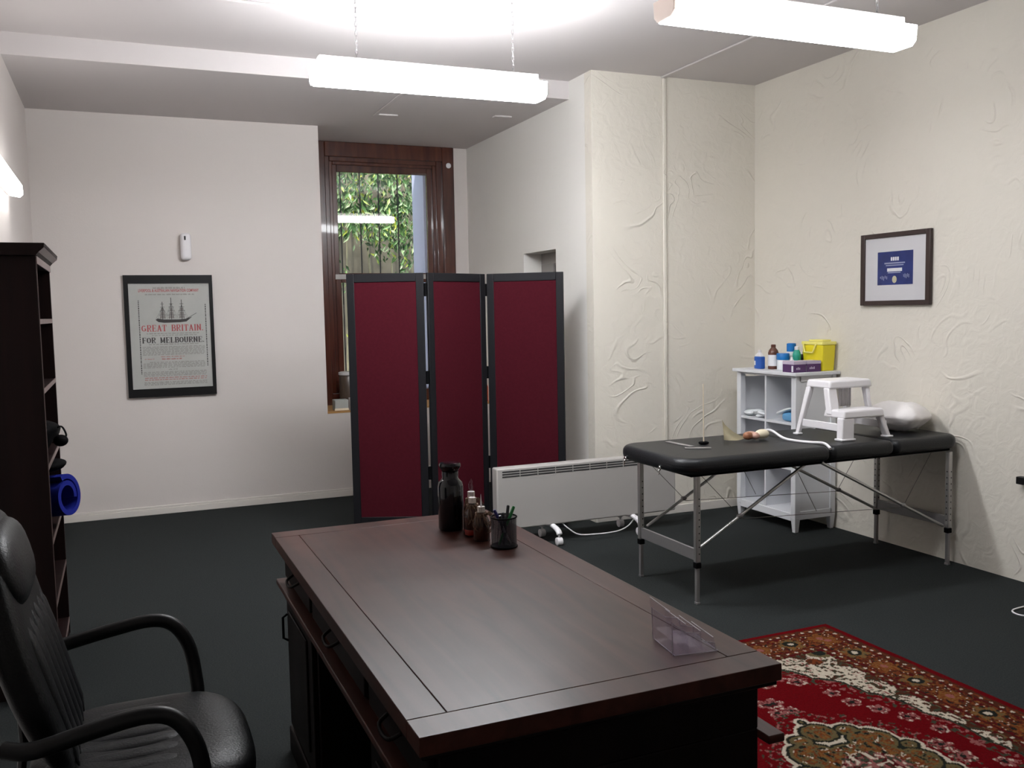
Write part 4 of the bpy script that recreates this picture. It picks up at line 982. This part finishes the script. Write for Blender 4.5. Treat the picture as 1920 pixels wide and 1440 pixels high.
obj('cabinet_body', bm, M['lacq'], t, bevel=.0025)
for (x, y) in ((kx0+.022, ky0+.022), (kx0+.022, ky1-.022), (kx1-.022, ky0+.022), (kx1-.022, ky1-.022)):
    bm = B(); frus(bm, (x, y, 0), (.014, .014), (x, y, .10), (.022, .022)); obj('leg', bm, M['lacq'], t, bevel=.002)
for z in (.120, .418, .716):
    bm = B(); box(bm, kx0+.004, kx1-.020, ky0+.030, ky1-.030, z-.006, z+.010); obj('shelf', bm, M['lacq'], t, bevel=.001)
bm = B(); box(bm, kx0+.003, kx1-.020, 5.066, 5.082, .130, kt-.023); obj('divider', bm, M['lacq'], t, bevel=.001)
bm = B(); superell(bm, (4.35, 4.78-.022, .83), (.012, .010, .012), 2, 12, 8); o = obj('side_knob', bm, M['wplast'], t, smooth=True)

KZ = kt+.0005
def bottle(x, y, r, h, body, cap, label, name='bottle', neck=.4, lab=None, capm='wplast', caph=.02):
    t = thing(name, label, 'bottle', (x, y, KZ))
    bm = B(); lathe(bm, x, y, [(0, KZ), (r*.92, KZ), (r, KZ+.004), (r, KZ+h*.66), (r*.85, KZ+h*.76), (r*neck, KZ+h*.88), (r*neck, KZ+h-caph)], 24); bo = obj('bottle_body', bm, M[body], t, smooth=True)
    if lab:
        bm = B(); rr = r+.0006
        rings = [[bm.verts.new((x+math.cos(a)*rr, y+math.sin(a)*rr, z)) for a in [PI*.75+PI*1.1*k/20 for k in range(21)]] for z in (KZ+h*.13, KZ+h*.58)]
        for k in range(20): bm.faces.new((rings[0][k], rings[0][k+1], rings[1][k+1], rings[1][k]))
        obj('label', bm, M[lab], bo, smooth=True)
    bm = B(); lathe(bm, x, y, [(r*neck*1.15, KZ+h-caph), (r*neck*1.15, KZ+h-.003), (r*neck*.8, KZ+h), (0, KZ+h)], 20); obj('cap', bm, M[capm], t, smooth=True)
    return t
# blue labelled handwash
x, y = 4.110, 5.235
t = thing('pump_bottle', 'squat blue and white bottle, leftmost on the white cabinet', 'bottle', (x, y, KZ))
bm = B(); prism(bm, [(x-.02, y-.036), (x+.02, y-.036), (x+.026, y), (x+.02, y+.036), (x-.02, y+.036), (x-.026, y)], 'z', KZ, KZ+.085); b1 = obj('bottle_body', bm, M['blue'], t, bevel=.006, seg=3)
bm = B(); quad(bm, ((x-.0265, y+.010, KZ+.025), (x-.022, y+.030, KZ+.025), (x-.022, y+.030, KZ+.055), (x-.0265, y+.010, KZ+.055))); obj('label', bm, M['inkw'], b1)
bm = B(); frus(bm, (x, y, KZ+.085), (.020, .034), (x, y, KZ+.112), (.010, .014)); obj('shoulder', bm, M['wplast'], t, bevel=.004)
bm = B(); lathe(bm, x, y, [(.011, KZ+.112), (.011, KZ+.130), (0, KZ+.131)], 16); obj('cap', bm, M['wplast'], t, smooth=True)
bottle(4.160, 5.150, .036, .170, 'brown', 'brown', 'brown glass bottle with a white label on the white cabinet', lab='inkw', capm='brown')
# blue capped containers
t = thing('cream_tub', 'white tub with bright blue lid on the white cabinet', 'tub', (4.165, 5.055, KZ))
bm = B(); lathe(bm, 4.165, 5.055, [(0, KZ), (.038, KZ), (.040, KZ+.004), (.040, KZ+.066), (.038, KZ+.068)], 26); obj('tub_body', bm, M['packw'], t, smooth=True)
bm = B(); lathe(bm, 4.165, 5.055, [(.042, KZ+.068), (.043, KZ+.072), (.043, KZ+.108), (.040, KZ+.112), (0, KZ+.112)], 26); obj('lid', bm, M['blue2'], t, smooth=True)
bottle(4.252, 5.075, .032, .178, 'packw', 'blue2', 'taller white bottle with broad blue cap behind the blue lidded tub', neck=.85, capm='blue2', caph=.062)
bottle(4.212, 4.972, .027, .160, 'teal', 'wplast', 'teal bottle with white nozzle top beside the yellow sharps bin', neck=.5, capm='wplast', caph=.045)
bottle(4.285, 5.005, .016, .125, 'penk', 'penk', 'slim dark bottle behind the teal bottle on the white cabinet', neck=.6, capm='wplast', caph=.035)
bottle(4.130, 4.925, .018, .092, 'wplast', 'wplast', 'small white nozzle bottle standing behind the purple glove boxes', neck=.35, caph=.02)
# yellow sharps bin
t = thing('sharps_bin', 'yellow plastic sharps bin with carry handle on the white cabinet', 'bin', (4.305, 4.865, KZ))
yx0, yx1, yy0, yy1 = 4.252, 4.362, 4.768, 4.965
bm = B(); v = box(bm, yx0+.006, yx1-.006, yy0+.008, yy1-.008, KZ, KZ+.172)
for k in (4, 5, 6, 7): v[k].co.x += (-.006 if v[k].co.x < 4.3 else .006); v[k].co.y += (-.008 if v[k].co.y < 4.86 else .008)
obj('bin_body', bm, M['yellow'], t, bevel=.006, seg=3)
bm = B(); box(bm, yx0-.004, yx1+.004, yy0-.004, yy1+.004, KZ+.172, KZ+.194); box(bm, yx0+.02, yx1-.02, yy0+.02, yy1-.04, KZ+.194, KZ+.206); obj('lid', bm, M['yellow2'], t, bevel=.004)
bm = B(); xx = yx0-.012; tube(bm, [(xx+.008, yy1-.025, KZ+.176), (xx, yy1-.025, KZ+.170), (xx-.004, yy1-.045, KZ+.122), (xx-.004, yy0+.075, KZ+.122), (xx, yy0+.055, KZ+.170), (xx+.008, yy0+.055, KZ+.176)], .006, 8); obj('handle', bm, M['yellow2'], t, smooth=True)
# purple glove boxes
def glove_box(x0, x1, y0, y1, lab):
    t = thing('glove_box', lab, 'box', ((x0+x1)/2, (y0+y1)/2, KZ))
    bm = B(); box(bm, x0, x1, y0, y1, KZ, KZ+.064); b1 = obj('carton', bm, M['purple'], t, bevel=.001)
    bm = B(); box(bm, x0, x1, y0, y1, KZ+.0642, KZ+.072); box(bm, x0-.0006, x1+.0006, y0-.0006, y1+.0006, KZ+.052, KZ+.0642) ; obj('carton_top', bm, M['lilac'], t)
    bm = B(); a, b2 = (x0+.02, x1-.05); k = a; i = 0
    while k < b2: quad(bm, ((k, y0-.001, KZ+.018), (k+.008, y0-.001, KZ+.018), (k+.008, y0-.001, KZ+.030+.004*(i % 2)), (k, y0-.001, KZ+.030+.004*(i % 2)))); k += .0115; i += 1
    obj('lettering', bm, M['lilac'], b1)
    bm = B(); quad(bm, ((x0-.001, y0+.005, KZ+.004), (x0-.001, y0+.022, KZ+.004), (x0-.001, y0+.022, KZ+.044), (x0-.001, y0+.005, KZ+.044))); obj('end_patch', bm, M['inkw'], b1)
glove_box(4.130, 4.245, 4.775, 4.875, 'purple and lilac glove box on the right, in front of the yellow bin')
glove_box(4.022, 4.122, 4.775, 4.885, 'smaller purple and white glove box at the front corner of the white cabinet')
# packets in the cabinet holes
bm = B(); rd = random.Random(2)
for k in range(7):
    superell(bm, (4.085+rd.uniform(-.02, .03), 5.215+rd.uniform(-.10, .10), .727+.018+rd.uniform(0, .018)), (.05, .05, .014), 2.2, 14, 8, rot=Euler((rd.uniform(-.25, .25), rd.uniform(-.25, .25), rd.uniform(0, 3))).to_matrix())
tag(obj('plastic_packets', bm, M['packw'], smooth=True), 'heap of clear and white plastic packets in the upper left cabinet hole', 'packets', kind='stuff')
t = thing('dressing_pack', 'blue and white dressing pack in the upper right cabinet hole', 'packet', (4.10, 4.90, .727))
bm = B(); superell(bm, (4.11, 4.885, .757), (.06, .06, .030), 3.5, 20, 10); obj('blue_pack', bm, M['sky_b'], t, smooth=True)
bm = B(); superell(bm, (4.10, 4.935, .790), (.055, .07, .012), 3, 18, 8, rot=Euler((-.35, .1, .2)).to_matrix()); obj('white_sheet', bm, M['packw'], t, smooth=True)

# ---------------------------------------------------------------- things on the window sill
t = thing('grey_box', 'pale grey box on the window sill just left of the screen', 'box', (1.665, 7.62, ZL+.0125))
z = ZL+.0065
bm = B(); box(bm, 1.62, 1.735, 7.56, 7.66, z, z+.088); obj('box_body', bm, M['boxgrey'], t, bevel=.004)
bm = B(); box(bm, 1.618, 1.737, 7.557, 7.562, z, z+.018); obj('cream_strip', bm, M['bone2'], t, bevel=.001)
t = thing('sill_jar', 'dusty brown lidded jar on the window sill behind the grey box', 'jar', (1.80, 7.86, z))
bm = B(); lathe(bm, 1.81, 7.86, [(0, z), (.075, z), (.08, z+.01), (.08, z+.26), (.07, z+.275)], 24); obj('jar_body', bm, M['brown'] if 0 else mat('dusty glass', (0.085, 0.06, 0.045), .35), t, smooth=True)
bm = B(); lathe(bm, 1.81, 7.86, [(.084, z+.275), (.084, z+.297), (.07, z+.302), (0, z+.302)], 24); obj('lid', bm, M['stool_in'], t, smooth=True)
bm = B(); box(bm, 1.745, 1.80, 7.52, 7.60, z, z+.10); tag(obj('white_carton', bm, M['stool_in'], bevel=.002), 'small white carton on the sill at the edge of the screen', 'carton')
t = thing('orange_bottle', 'orange red bottle on the sill seen through the gap in the screen', 'bottle', (2.98, 7.62, z))
bm = B(); lathe(bm, 2.975, 7.62, [(0, z), (.032, z), (.032, z+.13), (.02, z+.16), (.012, z+.18)], 20); obj('bottle_body', bm, M['orange'], t, smooth=True)
bm = B(); lathe(bm, 2.975, 7.62, [(.014, z+.18), (.014, z+.21), (0, z+.212)], 16); obj('cap', bm, M['orange'], t, smooth=True)

# cable loop and wall hook at right edge
bm = B(); tube(bm, spline([(4.38, 3.10, .0045), (4.15, 3.09, .0045), (4.02, 3.085, .0045), (3.93, 3.075, .0045), (3.893, 3.04, .0045), (3.90, 2.99, .0045), (3.97, 2.93, .0045), (4.2, 2.85, .0045), (4.37, 2.84, .0045)], 6), .0042, 8); tag(obj('white_cable', bm, M['wplast'], smooth=True), 'loop of white cable lying on the carpet at the right edge', 'cable')
bm = B(); box(bm, 4.345, 4.384, 3.36, 3.405, .53, .57); tag(obj('wall_block', bm, M['frameb'], bevel=.004), 'small dark block on the right wall at the picture edge', 'block')

# ---------------------------------------------------------------- patterned rug
RX0, RX1, RY0, RY1 = 1.38, 2.985, 1.02, 3.312
RCX, RCY = (RX0+RX1)/2, 2.165
def lerp(a, b2, t): return tuple(a[i]+(b2[i]-a[i])*t for i in range(3))
RED = (.125, .0025, .005); DRED = (.085, .006, .008); CREAM = (.58, .50, .40); DK = (.016, .018, .015); RUST = (.16, .040, .014); OCH = (.21, .088, .024); OLV = (.13, .10, .045); GRN = (.045, .055, .034); PINK = (.28, .095, .09); BRN = (.07, .022, .012)
def flower(d, ang, r, petals=5):
    return d < r*(.62+.38*abs(math.cos(ang*petals/2)))
FL = [(.225, .665, .042), (.275, .525, .036), (.285, .43, .040), (.33, .34, .040), (.375, .25, .040), (.10, .70, .045), (.012, .545, .045), (.03, .47, .035), (.31, .045, .045), (.40, .13, .035), (.18, .72, .03)]
LOB = [(0, 0, .21), (.125, .165, .105), (.165, .0, .095), (0, .285, .085), (0, .375, .030), (.10, .26, .06), (.215, .09, .05)]
def rug_col(x, y):
    wx = x+.006*noise.noise(Vector((x*30, y*30, 0))); wy = y+.006*noise.noise(Vector((x*30, y*30, 5)))
    dx = abs(wx-RCX); dy = abs(wy-RCY); ex = .8-dx; ey = 1.147-dy; e = min(ex, ey)
    n1 = noise.noise(Vector((dx*55, dy*55, 1))); n2 = noise.noise(Vector((dx*26, dy*26, 9))); n3 = noise.noise(Vector((dx*90, dy*90, 3)))
    if e < .032: return RED
    al = dy if ex < ey else dx                      # coordinate along the border
    if e < .245:
        if e < .042: return BRN
        # bead rows
        for eb in (.058, .232):
            ph = (al*22) % 1.0
            if math.hypot((ph-.5)/22, e-eb) < .0075: return CREAM
        if abs(e-.075) < .004 or abs(e-.215) < .004: return DRED
        if .075 < e < .215:
            ph = ((al+.02) % .33)-.165; r = math.hypot(ph, e-.145)
            ang = math.atan2(e-.145, ph)
            if r < .014: return CREAM
            if r < .032: return DK
            if flower(r, ang, .062, 6): return OLV if n3 > 0 else OCH
            ph2 = ((al+.185) % .33)-.165; r2 = math.hypot(ph2, e-.145)
            if r2 < .016: return PINK
            if flower(r2, math.atan2(e-.145, ph2), .055, 5): return OCH if n3 > -.1 else RUST
            if n1 > .38: return OCH
            if n1 < -.22: return DK if n2 > .05 else DRED
            if n3 > .42: return CREAM
            if n2 > .25: return RUST
            return BRN if n3 < .05 else RUST
        return BRN if n1 > -.1 else RUST
    if e < .262: return DRED if n1 > -.2 else OLV
    # field boundary with scallops
    th = math.atan2(dy/.88, dx/.475); rr = math.hypot(dx/.475, dy/.88); sc = 1.0+.045*abs(math.sin(th*11))-.02
    if rr > sc:
        m = (ex < .285+.02*math.sin(dy*26)) and False
        if rr < sc+.028: return DK if rr > sc+.012 else GRN
        # green motif in the corners
        q = math.hypot(dx-.515, dy-.872)
        if q < .03: return DK
        if q < .055: return OLV
        q = math.hypot(dx-.43, dy-.80)
        if q < .035: return RUST if n1 > 0 else BRN
        # outer wavy edge of the cream band
        if min(ex, ey) < .266+.050*math.cos(PI*(al-.09)/.16)**6: return BRN if n1 > -.15 else GRN
        if n1 > .20 or (n2 > .34): return GRN if n3 > 0 else BRN
        if n1 < -.42: return PINK
        return CREAM
    # medallion
    dm = min(math.hypot(dx-a, dy-b2)-r for a, b2, r in LOB)
    if dm < 0:
        if dm > -.013: return CREAM if dm > -.011 or n3 > 0 else OLV
        if dm > -.024: return DK
        if dm > -.036: return OLV
        if math.hypot(dx, dy) < .12:
            if n1 > .2: return CREAM
            if n1 < -.2: return GRN
            return DRED if n2 > 0 else PINK
        if n1 > .22: return OCH
        if n1 > .0: return RUST
        if n1 < -.35: return DK
        if n2 > .3: return CREAM
        return OLV
    if dm < .07 and n1 > .18: return PINK if n3 > 0 else GRN
    for a, b2, r in FL:
        q = math.hypot(dx-a, dy-b2)
        if q < r*1.25:
            ang = math.atan2(dy-b2, dx-a)
            if flower(q, ang+a*9, r, 5):
                if q < r*.28: return DK
                if q > r*.62: return CREAM if n3 > .15 else PINK
                return DRED if n1 > 0 else PINK
    if rr > sc-.12 and n1 > .12: return GRN if n2 > .1 else PINK
    return RED
st = .0055
nx = int((RX1-RX0)/st); ny = int((RY1-RY0)/st)
verts = []; faces = []; cols = []
for j in range(ny+1):
    for i in range(nx+1):
        x = RX0+(RX1-RX0)*i/nx; y = RY0+(RY1-RY0)*j/ny
        edge = i in (0, nx) or j in (0, ny)
        verts.append((x-RCX, y-RCY, 0.001 if edge else .009)); cols.append(rug_col(x, y))
for j in range(ny):
    for i in range(nx):
        a = j*(nx+1)+i; faces.append((a, a+1, a+nx+2, a+nx+1))
me = bpy.data.meshes.new('persian_rug'); me.from_pydata(verts, [], faces)
ca = me.color_attributes.new('pattern', 'FLOAT_COLOR', 'POINT')
buf = []
for c in cols: buf.extend((*c, 1.0))
ca.data.foreach_set('color', buf)
rg = bpy.data.objects.new('persian_rug', me); S.collection.objects.link(rg); rg.location = (RCX, RCY, 0)
m = mat('woven rug', RED, .95, spec=.02, bump=.5, bscale=300); nt = m.node_tree
an = nt.nodes.new('ShaderNodeAttribute'); an.attribute_name = 'pattern'
hs = nt.nodes.new('ShaderNodeMix'); hs.data_type = 'RGBA'; hs.blend_type = 'MULTIPLY'; hs.inputs['Factor'].default_value = .5
tn = nt.nodes.new('ShaderNodeTexNoise'); tn.inputs['Scale'].default_value = 220; nt.links.new(an.outputs['Color'], hs.inputs['A']); nt.links.new(tn.outputs['Fac'], hs.inputs['B'])
nt.links.new(hs.outputs['Result'], nt.nodes['Principled BSDF'].inputs['Base Color'])
me.materials.append(m)
tag(rg, 'red patterned rug with cream scalloped band and medallion, right of the desk', 'rug')
